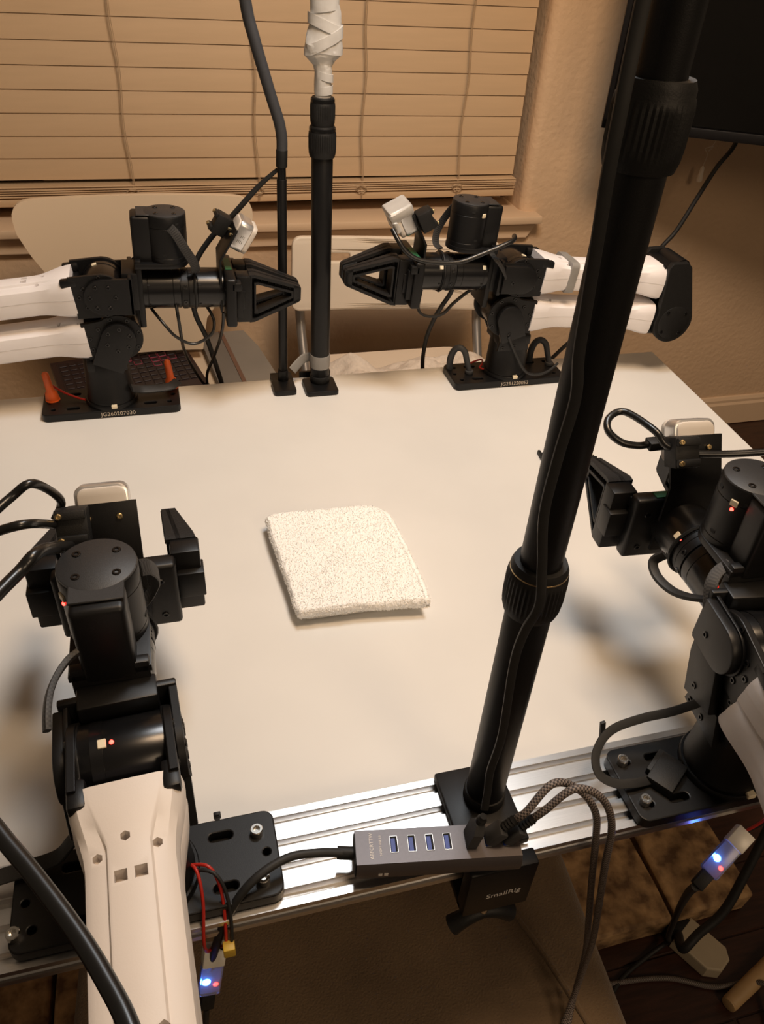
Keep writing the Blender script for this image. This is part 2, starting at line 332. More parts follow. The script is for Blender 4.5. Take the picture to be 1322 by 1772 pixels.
c1 = MB().tube([(1.40, 1.78, 0.27), (1.375, 1.75, 0.211), (1.343, 1.75, 0.158), (1.312, 1.75, 0.083), (1.28, 1.75, 0.005), (1.245, 1.75, -0.045), (1.20, 1.76, -0.16), (1.18, 1.80, -0.40), (1.19, 1.86, -0.73)], 0.0055, 10).build('power_cable', 'cable_matte')
lab(c1, 'black cable hanging from the underside of the television', 'cable')
pc = empty('blind_pull', (1.415, 1.90, 0.11)); lab(pc, 'small white cord pull dangling on the wall below the television', 'cord pull')
MB().lathe([(0.002, 0.012), (0.005, 0.008), (0.0065, -0.01), (0.0085, -0.022), (0.007, -0.027)], 16).build('toggle', 'chair_white', pc)
MB().tube([(0, 0, 0.012), (0.003, 0, 0.04), (-0.008, 0, 0.055), (0.014, 0, 0.06), (0.004, 0, 0.05), (0.02, 0, 0.09), (0.03, 0.01, 0.2), (0.03, 0.02, 0.4)], 0.0008, 5).build('string', 'chair_white', pc)

# ================================================================== TABLE AND RAIL
tb = empty('work_table', (0.05, 0.72, FLOOR)); lab(tb, 'white laminate table that carries the four robot arms', 'table')
cor = [(0.859, 1.143), (-0.80, 1.143), (-0.80, 0.297), (0.820, 0.297)]
me = plate_mesh([(x - 0.05, y - 0.72) for x, y in cor], [], 0.026, 0.002); me.transform(T((0, 0, -FLOOR - 0.013))); link('table_top', me, 'table_white', tb)
for x, y in ((-0.70, 0.40), (-0.70, 1.06), (0.79, 1.07), (0.79, 0.80)):
    MB().cyl((x - 0.05, y - 0.72, 0.012), (x - 0.05, y - 0.72, -FLOOR - 0.026), 0.019, seg=24, bev=0.001).build('leg', 'black_metal', tb)
# aluminium profile 80 x 20 along the front edge, T-slots cut into top and front
def slots(a0, a1, n, depth=0.0065, lip=0.0041, wide=0.0055):
    out = []; p = (a1 - a0) / n
    for k in range(n):
        c_ = a0 + p * (k + 0.5)
        out += [(c_ - lip, 0), (c_ - lip, 0.0018), (c_ - wide, 0.0018), (c_ - wide * 0.55, depth), (c_ + wide * 0.55, depth), (c_ + wide, 0.0018), (c_ + lip, 0.0018), (c_ + lip, 0)]
    return out
RY0, RY1, RZ = 0.284, 0.366, 0.020
poly = [(RY0, RZ)] + [(RY0 + a, RZ - d) for a, d in slots(0.0, RY1 - RY0, 4)] + [(RY1, RZ), (RY1, 0.0005), (RY0, 0.0005)] + [(RY0 + d, a) for a, d in slots(0.0005, RZ, 1)]
ra = MB().loft([[(x, y, z) for y, z in poly] for x in (-0.80, 0.815)]).build('aluminium_rail', 'aluminium', smooth=False)
lab(ra, 'silver slotted aluminium profile along the front edge of the table', 'rail')

# ================================================================== ROBOT ARMS
# shared meshes
_s = MB(); _s.lathe([(0.0, -0.001), (0.0031, -0.001), (0.0031, 0.0006), (0.0027, 0.0009), (0.0016, 0.0009), (0.0014, -0.0006), (0.0, -0.0006)], 12)
SCREW = bpy.data.meshes.new('screw'); _s.bm.to_mesh(SCREW); _s.bm.free(); SCREW.materials.append(MAT['black_gloss'])
_s = MB(); _s.lathe([(0.0, 0.0), (0.0050, 0.0), (0.0050, 0.0060), (0.0044, 0.0067), (0.0028, 0.0067), (0.0026, 0.0035), (0.0, 0.0035)], 24)
BOLT = bpy.data.meshes.new('bolt'); _s.bm.to_mesh(BOLT); _s.bm.free(); BOLT.materials.append(MAT['steel']); BOLT.shade_smooth(); BOLT.set_sharp_from_angle(angle=R(38))
_s = MB(); _s.lathe([(0.0, 0.0), (0.0026, 0.0), (0.0026, 0.0015), (0.0018, 0.0019), (0.0011, 0.0019), (0.001, 0.0008), (0.0, 0.0008)], 12)
BRASS = bpy.data.meshes.new('brass_screw'); _s.bm.to_mesh(BRASS); _s.bm.free(); BRASS.materials.append(MAT['brass'])
def screws(parent, pts, n, mesh=SCREW, name='screw'):
    """small socket screws at pts on a face with outward normal n"""
    q = Vector(n).to_track_quat('Z', 'Y').to_matrix().to_4x4()
    for p in pts: share(name, mesh, parent, T(p) @ q)
def ring(cx, cz, r, n, a0=0): return [(cx + r * math.cos(R(a0 + 360 * k / n)), cz + r * math.sin(R(a0 + 360 * k / n))) for k in range(n)]
# white shell of a link: lofted, waisted, with a raised spine and moulded pockets
def shell_mesh(x0, x1, holes):
    secs = []; N = 26
    for i in range(N + 1):
        t = i / N; x = x0 + (x1 - x0) * t
        e = max(0.0, 1 - t / 0.20), max(0.0, (t - 0.76) / 0.24)
        fl_ = max(e[0], e[1]); fl_ = fl_ * fl_ * (3 - 2 * fl_)
        a = 0.0275 + 0.0090 * fl_; h = 0.0215 + 0.0055 * fl_; s = 0.0125 + 0.012 * max(0, fl_ - 0.1)
        rz = 0.0028 * (1 - fl_)
        half = [(0, h + 0.0008), (s - 0.0015, h + 0.0006), (s, h), (s + 0.0012, h - rz), (a * 0.80 + 0.001 * fl_, h * 0.95 - rz), (a * 0.95, h * 0.74 - rz * 0.5), (a, h * 0.36), (a, 0.0003), (a - 0.0004, -0.0003), (a * 0.985, -h * 0.5), (a * 0.93, -h * 0.82), (a * 0.76, -h * 0.98), (0, -h)]
        pts = half + [(-y, z) for y, z in half[-2:0:-1]]
        secs.append([(x, y, z) for y, z in pts])
    m = MB().loft(secs); me = bpy.data.meshes.new('shell'); m.bm.to_mesh(me); m.bm.free()
    if holes:
        cb = MB()
        for kind, x, y, r in holes:
            b = bmesh.new(); seg = 6 if kind == 'h' else 4
            bmesh.ops.create_cone(b, cap_ends=True, segments=seg, radius1=r, radius2=r, depth=0.03)
            cb.add(b, T((x, y, 0.027)) @ Matrix.Rotation(R(45 if seg == 4 else 30), 4, 'Z') @ (Matrix.Diagonal((1, 1, 1, 1))))
        cm = bpy.data.meshes.new('cut'); cb.bm.to_mesh(cm); cb.bm.free()
        me = boolean(me, cm)
    return me
FH = [('h', 0.220, 0.0015, 0.0032), ('h', 0.212, 0.0185, 0.0032), ('h', 0.213, -0.0165, 0.0032), ('s', 0.196, 0.0055, 0.0052), ('s', 0.196, -0.0060, 0.0052), ('h', 0.110, -0.011, 0.0032), ('h', 0.100, 0.013, 0.0032)]
SH_FORE = shell_mesh(0.040, 0.257, FH)
SH_UP = shell_mesh(-0.262, -0.041, [('h', -0.075, -0.014, 0.003), ('h', -0.075, 0.014, 0.003)])
def capsule(cx, cz, r, dx, dz, half=None, n=12):
    """outline: half disc of radius r round (cx,cz), straight on to (cx+dx, cz+dz)"""
    a = math.degrees(math.atan2(dz, dx)); pts = arc(cx, cz, r, a + 90, a + 270, n); h = half or r; L = math.hypot(dx, dz); ux, uz = dx / L, dz / L
    pts += [(cx + dx + uz * h, cz + dz - ux * h), (cx + dx - uz * h, cz + dz + ux * h)]
    return pts
def make_arm(loc, yaw, pose, grip, serial, serial_side, label, lit, clamps=None, tape=False, shell='white_shell', j5=0.0):
    root = empty('robot_arm', loc); lab(root, label, 'robot arm', 'four alike black and white robot arms')
    th2, th3, th4 = pose
    BK = 'black_metal'
    # ---- base plate (fixed to the table, not turned with the arm)
    hol = [slot(sx * 0.055, 0.021, 0.012, 0.0035) for sx in (-1, 1)] + [slot(sx * 0.055, -0.021, 0.012, 0.0035) for sx in (-1, 1)] + [circ(sx * 0.089, 0.0, 0.003, 10) for sx in (-1, 1)] + [circ(sx * 0.083, sy * 0.021, 0.0032, 10) for sx in (-1, 1) for sy in (-1, 1)]
    me = plate_mesh(rrect(-0.0985, 0.0985, -0.036, 0.036, 0.009), hol, 0.012, 0.0012); me.transform(T((0, 0, 0.0061)))
    pl = link('base_plate', me, BK, root)
    MB().addme((lambda q: (q.transform(T((0, 0, 0.0009))), q)[1])(plate_mesh(rrect(-0.095, 0.095, -0.033, 0.033, 0.008), [], 0.0014, 0))).build('slot_shade', 'hole_black', pl)  # dark sheet added under the plate as the shade inside its slots
    if serial:
        me = text_mesh(serial, 0.0088, 0.00012, 1.02); me.transform(T((0.008 if serial_side > 0 else 0.006, -0.0361, 0.0062)) @ Matrix.Rotation(R(90), 4, 'X')); link('serial_number', me, 'print_tan', pl, smooth=False)
    A = Matrix.Rotation(R(yaw), 4, 'Z')
    MB().lathe([(0.030, 0.012), (0.0375, 0.012), (0.0375, 0.017), (0.0365, 0.0185), (0.0345, 0.0185), (0.0345, 0.0215), (0.0338, 0.0225), (0.0318, 0.068), (0.0312, 0.085), (0.030, 0.087), (0.02, 0.087)], 56).build('base_column', BK, root, A)
    MB().box(-0.004, 0.004, -0.003, 0.003, -0.0025, 0.0025, 0.0006, 1).build('base_connector', 'connector', root, T((0.004, -0.036, 0.0185)))
    # ---- shoulder yoke
    J2 = A @ T((0.025, 0, 0.125))
    m = MB()
    m.addme(side_plate(capsule(0, 0, 0.0235, -0.020, -0.043, 0.0215), [], -0.0375, 0.007)); yk = m.build('shoulder_bracket', BK, root, J2)
    screws(yk, [(x, -0.041, z) for x, z in ring(0, 0, 0.0165, 6, 20)], (0, -1, 0))
    m = MB(); m.addme(side_plate(capsule(0, 0, 0.0205, -0.012, -0.036, 0.0205), [], 0.0385, 0.009, 0.0015)); m.addme(side_plate([(-0.034, -0.03), (0.006, -0.03), (0.01, -0.058), (-0.044, -0.058)], [], 0.033, 0.006)); cv = m.build('shoulder_cover', BK, root, J2)
    screws(cv, [(-0.003, 0.043, -0.026), (-0.018, 0.036, -0.050), (0.002, 0.036, -0.052)], (0, 1, 0))
    MB().box(-0.05, 0.006, -0.028, 0.028, -0.054, -0.036, 0.003).build('shoulder_yoke', BK, root, J2)
    # ---- upper arm
    U = J2 @ pitch(th2)
    MB().cyl((0, -0.031, 0), (0, 0.031, 0), 0.0285, seg=48, bev=0.001).build('shoulder_motor', 'black_gloss', root, U)
    hsg = arc(0, 0, 0.0335, -128, 122, 24) + [(-0.036, 0.0265), (-0.045, 0.0265), (-0.045, -0.027), (-0.036, -0.027)]
    for s in (-1, 1):
        o = link('upper_arm_bracket', side_plate(hsg, [], s * 0.030, 0.006, 0.0008), BK, root, U)
        screws(o, [(x, s * 0.0332, z) for x, z in ring(0, 0, 0.0290, 8, 10) if x > -0.028] + [(-0.037, s * 0.0332, 0.004), (-0.037, s * 0.0332, -0.012)], (0, s, 0))
    m = MB(); m.box(-0.047, -0.030, -0.028, 0.028, -0.0255, 0.0255, 0.002); m.cyl((-0.049, -0.026, 0.021), (-0.036, -0.026, 0.021), 0.005, seg=16); m.cyl((-0.049, 0.026, 0.021), (-0.036, 0.026, 0.021), 0.005, seg=16); m.build('upper_arm_root', BK, root, U)
    us = link('upper_arm_shell', SH_UP.copy(), shell, root, U, ang=32)
    # ---- elbow and forearm
    F = U @ T((-0.300, 0, 0)) @ pitch(th3 - th2)
    m = MB(); m.box(0.006, 0.048, -0.027, 0.027, -0.027, 0.024, 0.003); m.cyl((0, -0.030, 0), (0, 0.030, 0), 0.029, seg=48, bev=0.001); m.build('elbow_motor', 'black_gloss', root, U @ T((-0.300, 0, 0)))
    tear = arc(0, 0, 0.035, 158, 378, 26) + [(0.0435, 0.090), (0.039, 0.098), (0.012, 0.101), (0.003, 0.094)]
    for s in (-1, 1):
        o = link('elbow_bracket', side_plate(tear, [], s * 0.0355, 0.010, 0.0012), 'black_plastic', root, F)
        m = MB(); m.cyl((0, s * 0.0395, 0), (0, s * 0.0412, 0), 0.0285, seg=48, bev=0.0004); m.build('elbow_cap', 'black_plastic', o)
        screws(o, [(x, s * 0.0413, z) for x, z in ring(0, 0, 0.024, 4, 45)], (0, s, 0))
    m = MB(); m.box(0.000, 0.044, -0.031, 0.031, 0.040, 0.092, 0.003); m.cyl((0.046, -0.026, 0.085), (0.030, -0.026, 0.085), 0.005, seg=16); m.cyl((0.046, 0.026, 0.085), (0.030, 0.026, 0.085), 0.005, seg=16); m.cyl((0.012, -0.028, 0.088), (0.012, 0.028, 0.088), 0.014, seg=24); m.build('elbow_block', BK, root, F)
    fs = link('forearm_shell', SH_FORE.copy(), shell, root, F @ T((0, 0, 0.062)), ang=32)
    if shell == 'warm_lit_shell':
        link('cable_window', side_plate([(0.085, -0.012), (0.175, -0.012), (0.182, 0.002), (0.182, 0.011), (0.09, 0.008), (0.075, 0)], [], 0.0250, 0.0022, 0.0003), 'black_gloss', fs)
    W0 = F @ T((0.294, 0, 0.062)); BKG = 'black_gloss'
    # ---- wrist clevis (end of the forearm)
    clv = arc(0, 0, 0.0300, -95, 95, 16) + [(-0.039, 0.0300), (-0.039, -0.0275)]
    for s in (-1, 1):
        o = link('wrist_clevis', side_plate(clv, [], s * 0.0315, 0.006, 0.0008), BK, root, W0)
        screws(o, [(x, s * 0.0347, z) for x, z in ring(0, 0, 0.0262, 6, 30)] + [(-0.030, s * 0.0347, 0.002)], (0, s, 0))
    m = MB(); m.box(-0.041, -0.030, -0.029, 0.029, -0.0265, 0.016, 0.002)
    for s in (-1, 1): m.box(-0.050, -0.028, s * 0.029 - 0.006, s * 0.029 + 0.006, 0.016, 0.0275, 0.003)
    m.build('clevis_root', BK, root, W0)
    m = MB(); m.cyl((0, -0.0285, 0), (0, 0.0285, 0), 0.0278, seg=56, bev=0.001); m.cyl((0, 0.012, 0), (0, 0.020, 0), 0.0283, seg=56); wm = m.build('wrist_pitch_motor', BKG, root, W0)
    def led(parent, M, on):
        MB().box(-0.0032, 0.0032, -0.0028, 0.0028, -0.0012, 0.0014, 0.0004, 1).build('motor_socket', 'connector', parent, M)
        if on: MB().lathe([(0.0, 0.0), (0.0016, 0.0004), (0.0012, 0.0016), (0.0, 0.002)], 10).build('status_light', 'led_red', parent, M @ T((0.0, -0.0062, -0.0002)))
    led(wm, Matrix.Rotation(R(-12), 4, 'Y') @ T((0, 0.012, 0.0277)), lit)
    # ---- wrist bracket turning about the pitch axis
    Wm = W0 @ pitch(th4 - th3)
    o = link('wrist_bracket', side_plate(capsule(0, 0, 0.0245, 0.040, 0.0, 0.0255), [], -0.0375, 0.006, 0.0008), BK, root, Wm)
    screws(o, [(x, -0.0407, z) for x, z in ring(0, 0, 0.0165, 6, 0)], (0, -1, 0))
    m = MB(); m.addme(side_plate(capsule(0, 0, 0.0215, 0.034, 0.0, 0.0215), [], 0.0395, 0.010, 0.0016)); m.addme(side_plate(capsule(0, 0, 0.0235, 0.040, 0, 0.0245), [], 0.0352, 0.003, 0.0004)); o = m.build('wrist_cover', BK, root, Wm)
    screws(o, [(0.018, 0.0447, -0.004), (0.034, 0.0369, -0.017)], (0, 1, 0))
    m = MB(); m.box(0.034, 0.040, -0.0405, 0.0405, -0.0255, 0.0275, 0.0015); m.box(0.026, 0.047, -0.0275, 0.0275, -0.0245, 0.0285, 0.002); m.build('wrist_cross_plate', BK, root, Wm)
    Y5 = Wm @ T((0.089, 0, 0)) @ Matrix.Rotation(R(j5), 4, 'Z') @ T((-0.089, 0, 0))
    m = MB(); m.box(0.045, 0.053, -0.027, 0.027, -0.050, 0.045, 0.0015); m.box(0.044, 0.070, -0.0185, 0.0185, 0.030, 0.1010, 0.0045, 4)
    sh = arc(0.089, 0, 0.0282, -90, 90, 20) + [(0.045, 0.0282), (0.045, -0.0282)]
    pm_ = plate_mesh(sh, [], 0.007, 0.001); pm_.transform(T((0, 0, 0.0375))); m.addme(pm_); m.build('yaw_bracket', BK, root, Y5)
    m = MB(); m.lathe([(0.02, 0.041), (0.0275, 0.041), (0.0275, 0.047), (0.0271, 0.0475), (0.0275, 0.048), (0.0275, 0.086), (0.0270, 0.0865), (0.0275, 0.087), (0.0275, 0.1005), (0.0268, 0.1015), (0.012, 0.1015)], 64, T((0.089, 0, 0))); vm = m.build('wrist_yaw_motor', BK, root, Y5)
    m = MB(); m.lathe([(0.0, 0.1014), (0.0270, 0.1014), (0.0270, 0.1030), (0.0262, 0.1036), (0.0, 0.1036)], 64, T((0.089, 0, 0))); m.box(0.052, 0.089, -0.0182, 0.0182, 0.1014, 0.1033, 0.0006, 1); cap = m.build('motor_cap', 'black_top_lit', root, Y5)
    screws(cap, [(0.089 + 0.0118 * sx, 0.0135 * sy, 0.1036) for sx in (-1, 1) for sy in (-1, 1)], (0, 0, 1))
    for ang, zz in ((-100, 0.053), (-60, 0.093), (100, 0.053), (80, 0.093), (140, 0.09)):
        MB().box(-0.0025, 0.0025, -0.0004, 0.0012, -0.0014, 0.0014).build('vent_slot', 'hole_black', vm, T((0.089, 0, zz)) @ Matrix.Rotation(R(ang - 90), 4, 'Z') @ T((0, 0.0267, 0)))
    led(vm, T((0.089, 0, 0.088)) @ Matrix.Rotation(R(118), 4, 'Z') @ T((0.0274, 0, 0)) @ Matrix.Rotation(R(90), 4, 'Y') @ Matrix.Rotation(R(90), 4, 'Z'), lit)
    # ---- roll motor and gripper motor along the wrist axis
    X = frame((0, 0, -0.003), (1, 0, 0), (0, 0, 1)) @ Matrix.Rotation(R(90), 4, 'Y')
    def rolled(prof, seg=64): b = MB(); b.lathe(prof, seg, X); return b
    r1 = rolled([(0.02, 0.0525), (0.0275, 0.0525), (0.0275, 0.0585), (0.0271, 0.059), (0.0275, 0.0595), (0.0275, 0.0925), (0.0270, 0.093), (0.0275, 0.0935), (0.0275, 0.1025), (0.0268, 0.1032), (0.02, 0.1032)]).build('roll_motor', 'black_gloss', root, Y5)
    ad = rolled([(0.02, 0.1032), (0.0262, 0.1032), (0.0262, 0.1045), (0.0277, 0.1048), (0.0277, 0.1135), (0.0272, 0.114), (0.0277, 0.1145), (0.0277, 0.1195), (0.02, 0.1195)]).build('roll_flange', BK, root, Y5)
    screws(ad, [(0.109, 0.0277 * math.cos(R(a)), -0.003 + 0.0277 * math.sin(R(a))) for a in (205, )], (0, -1, -0.4))
    for a in (0, 45, 90, 135, 180, 225, 270, 315):
        n = (0, math.cos(R(a + 22)), math.sin(R(a + 22))); screws(ad, [(0.109, 0.0277 * n[1], -0.003 + 0.0277 * n[2])], n)
    r2 = rolled([(0.02, 0.1195), (0.0283, 0.1195), (0.0283, 0.1255), (0.0268, 0.126), (0.0275, 0.1265), (0.0275, 0.1625), (0.02, 0.1625)]).build('gripper_motor', 'black_gloss', root, Y5)
    for o_, xx in ((r1, 0.0595), (r2, 0.128)):
        led(o_, T((xx, 0, -0.003)) @ Matrix.Rotation(R(-58), 4, 'X') @ T((0, 0, 0.0274)) @ Matrix.Rotation(R(-90), 4, 'Z'), lit)
        for a in (60, 120, 200, 250): MB().box(-0.0018, 0.0018, -0.0012, 0.0012, -0.0006, 0.0006).build('vent_slot', 'hole_black', o_, T((xx + 0.001, 0, -0.003)) @ Matrix.Rotation(R(a), 4, 'X') @ T((0, 0, 0.0273)))
    MB().tube([(0.1225, 0.0290 * math.cos(R(a)), -0.003 + 0.0290 * math.sin(R(a))) for a in range(0, 361, 12)], 0.002, 6, smooth=False).build('cable_tie', 'black_plastic', root, Y5)
    # ---- gripper
    G = Y5 @ T((0, 0, -0.008))
    m = MB(); m.box(0.1625, 0.1775, -0.050, 0.050, -0.035, 0.035, 0.0035, 3); m.box(0.1775, 0.186, -0.046, 0.046, -0.022, 0.022, 0.001); m.box(0.170, 0.184, -0.050, 0.050, 0.018, 0.030, 0.002); gb = m.build('gripper_body', BK, root, G)
    screws(gb, [(0.1625, y, z) for y in (-0.036, 0.036) for z in (-0.022, 0.018)], (-1, 0, 0))
    MB().box(0.1655, 0.1745, -0.012, 0.030, 0.0345, 0.0362).build('circuit_board', 'pcb_green', gb)
    MB().cyl((0.188, -grip - 0.027, 0.0), (0.188, grip + 0.027, 0.0), 0.004, seg=16).build('slide_rod', 'steel', root, G)
    for s in (-1, 1):
        g = grip
        cm = MB(); cm.box(0.1785, 0.1985, s * (g + 0.006), s * (g + 0.031), -0.034, 0.034, 0.002); cm.box(0.172, 0.190, s * (g + 0.010), s * (g + 0.033), -0.014, 0.014, 0.001); cr = cm.build('jaw_carriage', BK, root, G)
        # triangular truss finger, tapering towards the tip and inwards
        fo = [(0.1965, -0.035), (0.204, -0.035), (0.270, -0.0120), (0.273, -0.009), (0.273, 0.009), (0.270, 0.0120), (0.204, 0.035), (0.1965, 0.035)]
        fi = [(0.2000, -0.0305), (0.204, -0.0305), (0.2655, -0.0088), (0.2680, -0.0065), (0.2680, 0.0065), (0.2655, 0.0088), (0.204, 0.0305), (0.2000, 0.0305)]
        ho = [(0.2035, -0.0225), (0.2085, -0.0232), (0.2615, -0.0045), (0.2615, 0.0045), (0.2085, 0.0232), (0.2035, 0.0225)]
        hi_ = [(0.2060, -0.0198), (0.2090, -0.0202), (0.2585, -0.0025), (0.2585, 0.0025), (0.2090, 0.0202), (0.2060, 0.0198)]
        def shape(me, lo, hi):
            for v in me.vertices:
                t = max(0.0, min(1.0, (v.co.x - 0.1965) / 0.0765)); a = lo[0] + (lo[1] - lo[0]) * t; b = hi[0] + (hi[1] - hi[0]) * t
                v.co.y = s * (g + a + (b - a) * (0.5 + v.co.y))
            return me
        LO, HI = (0.0035, 0.0), (0.0290, 0.0125)
        fm = MB(); fm.addme(shape(side_plate(fo, [fi], 0, 1.0, 0.0), LO, HI))                      # outer rim
        fm.addme(shape(side_plate(ho, [hi_], 0, 1.0, 0.0), LO, HI))                                # rim of the triangular opening
        slots_ = [[(0.2110, sg * 0.0266), (0.2560, sg * 0.0107), (0.2560, sg * 0.0088), (0.2110, sg * 0.0247)] for sg in (1, -1)]
        fm.addme(shape(side_plate(fo, [ho] + slots_, 0, 1.0, 0.0), (0.0120, 0.0040), (0.0160, 0.0070)))    # recessed web with slots
        for sg in (1, -1):
            for k in range(1, 6):
                xx = 0.204 + 0.0105 * k; zo = 0.035 - (xx - 0.204) * 0.3485; zi = 0.0232 - (xx - 0.2085) * 0.353
                fm.addme(shape(side_plate([(xx - 0.0006, sg * (zi + 0.0005)), (xx + 0.0006, sg * (zi + 0.0005)), (xx + 0.0006, sg * (zo - 0.001)), (xx - 0.0006, sg * (zo - 0.001))][::sg], [], 0, 1.0, 0.0), (0.0070, 0.002), (0.0220, 0.0095)))
        fm.addme(shape(side_plate([(0.262, -0.0138), (0.272, -0.0105), (0.272, 0.0105), (0.262, 0.0138)], [], 0, 1.0, 0.0), LO, HI))
        fg = fm.build('finger', 'black_print', root, G, ang=25)
        pd = MB(); pd.addme(shape(side_plate([(0.250, -0.015), (0.271, -0.009), (0.271, 0.009), (0.250, 0.015)], [], 0, 1.0, 0.0), (0.002, -0.0008), (0.0036, 0.0008))); pd.build('finger_pad', 'rubber_grey', fg)
    # ---- wrist camera on its bent bracket
    K = Y5 @ T((0.158, 0, 0))
    prof_ = [(-0.0015, -0.03), (-0.0015, 0.045), (0.0225, 0.0862), (0.0251, 0.0847), (0.0015, 0.0438), (0.0015, -0.03)]
    m = MB(); m.addme(side_plate(prof_[::-1], [], 0, 0.052, 0.0003)); br = m.build('camera_bracket', BK, root, K)
    cdir = Vector((0.866, 0, -0.5)); cup = Vector((0.5, 0, 0.866))
    KC = K @ frame(Vector((0.0015, 0, 0.045)) + cup * 0.040 + cdir * 0.014, cdir, cup)
    m = MB(); m.addme(Rounded((-0.0135, 0.0045), 0.042, 0.042, 0.008)); cb = m.build('camera', 'silver' if not tape else 'silver', root, KC)
    m = MB(); m.addme(Rounded((0.0045, 0.0115), 0.0405, 0.0405, 0.008)); m.build('camera_front', 'camera_grey', cb)
    m = MB(); m.addme(Rounded((-0.0145, -0.0133), 0.0375, 0.0375, 0.007)); m.build('camera_back', 'camera_grey', cb)
    m = MB()
    for yy in (-0.011, 0.011): m.cyl((0.011, yy, 0), (0.0122, yy, 0), 0.006, seg=24)
    m.build('lens', 'screen_black', cb)
    MB().tube([(-0.0146, 0.0033 * math.cos(R(a)), 0.0148 + 0.0033 * math.sin(R(a))) for a in range(-60, 241, 20)], 0.0003, 5, smooth=False).build('camera_mark', 'hole_black', cb)
    lb_ = MB()
    for i in range(4):
        for j in range(2 if i else 1): lb_.box(-0.008 + i * 0.0022, -0.0073 + i * 0.0022, -0.0212, -0.02105, -0.008 + j * 0.007, -0.0040 + j * 0.006 + 0.001 * ((i * 3 + j) % 3))
    lb_.build('camera_label', 'print_dark', cb, smooth=False)
    screws(br, [tuple(Vector((-0.0018, y, 0.045)) + cup * 0.036) for y in (-0.012, 0.012)], -cdir, BRASS, 'brass_screw')
    screws(br, [(-0.0018, y, 0.006) for y in (-0.02, 0.02)], (-1, 0, 0), BRASS, 'brass_screw')
    # cable clamp on the back of the bracket
    KB = K @ frame(Vector((-0.0015, 0.021, 0.045)) + cup * 0.034 - cdir * 0.0, cdir, cup)
    m = MB(); m.box(-0.021, -0.001, -0.011, 0.013, -0.014, 0.014, 0.0015); m.box(-0.0245, -0.020, -0.010, 0.012, -0.013, -0.006, 0.001); m.box(-0.0245, -0.020, -0.010, 0.012, 0.006, 0.013, 0.001); cl = m.build('cable_clamp', 'black_plastic', root, KB)
    screws(cl, [(-0.0246, 0.009, -0.0095), (-0.0246, 0.009, 0.0095)], (-1, 0, 0), BRASS, 'brass_screw')
    if tape:
        m = MB(); m.box(-0.018, 0.017, -0.0225, 0.0225, 0.006, 0.0235, 0.004, 3); m.box(0.0095, 0.017, -0.0227, 0.0227, -0.008, 0.010, 0.002)
        for v in m.bm.verts: v.co += Vector((random.uniform(-1, 1), random.uniform(-1, 1), random.uniform(-1, 1))) * 0.0011
        m.build('camera_tape', 'tape', root, KC)
    # woven strap from the yaw motor down to the roll motor / side cover
    st = MB(); st.tube([(0.094, -0.0278, 0.090), (0.101, -0.034, 0.083), (0.112, -0.038, 0.064), (0.122, -0.034, 0.045), (0.124, -0.026, 0.030), (0.119, -0.016, 0.0255)], 0.004, 10, flat=(0.0125, 0.002, Vector((1, 0, 0.6)))); st.build('woven_strap', 'strap_weave', root, Y5)
    if shell != 'warm_lit_shell':
        st = MB(); st.tube([(0.056, 0.022, 0.040), (0.054, 0.033, 0.034), (0.046, 0.041, 0.026), (0.036, 0.0435, 0.014), (0.030, 0.0445, 0.004)], 0.004, 10, flat=(0.0105, 0.002, Vector((1, 0, 0.3)))); st.build('woven_strap', 'strap_weave', root, Y5)
    root['_'] = 0; del root['_']
    return dict(root=root, Y5=Y5, K=K, KC=KC, KB=KB, F=F, U=U, W0=W0, G=G)
def Rounded(xr, w, h, r):
    """rounded block: outline in (y, z), thickness along x from xr[0] to xr[1]"""
    me = plate_mesh(rrect(-w / 2, w / 2, -h / 2, h / 2, r, 8), [], xr[1] - xr[0], 0.002); me.transform(T(((xr[0] + xr[1]) / 2, 0, 0)) @ Matrix(((0, 0, 1, 0), (1, 0, 0, 0), (0, 1, 0, 0), (0, 0, 0, 1)))); return me
HOME = (4.7, 4.9)
BLA = make_arm((-0.095, 1.098, 0.0), 0.0, (4.7, 4.9, -2.0), 0.004, 'JG260207030', 1, 'robot arm at the far left, pointing right, with orange grips on its base', False)
BRA = make_arm((0.541, 1.093, 0.0), 180.0, (4.7, 4.9, 3.0), 0.006, 'JG251220052', -1, 'robot arm at the far right of the table, pointing left, camera wrapped in grey tape', False, tape=True)
FLA = make_arm((-0.0615, 0.325, RZ + 0.0005), 93.0, (9.6, -1.2, 0.5), 0.040, None, -1, 'nearest robot arm at front left, jaws open, seen over its white forearm', True, shell='warm_lit_shell', j5=-3.0)
FRA = make_arm((0.436, 0.315, RZ + 0.0005), 82.0, (17.0, 11.0, -0.5), 0.036, None, -1, 'robot arm at the front right corner with red lights, cut off at the edge', True, j5=4.0)

# ================================================================== STANDS AND LAMP
def rod(m, p0, p1, r, **k): m.cyl(p0, p1, r, **k)
def grip_collar(z0, z1, r, r_in):
    h = z1 - z0
    m = MB(); m.lathe([(r_in, z0), (r * 0.90, z0), (r * 0.97, z0 + h * 0.12), (r, z0 + h * 0.3), (r, z0 + h * 0.68), (r * 0.97, z0 + h * 0.80), (r * 0.93, z0 + h * 0.82), (r * 0.93, z0 + h * 0.90), (r * 0.85, z1), (r_in, z1)], 80, None, (z0 + h * 0.1, z0 + h * 0.81, 40, r * 0.035))
    return m
def gold_ring(z, r): return MB().lathe([(r - 0.001, z - 0.0008), (r, z - 0.0005), (r, z + 0.0005), (r - 0.001, z + 0.0008)], 48)
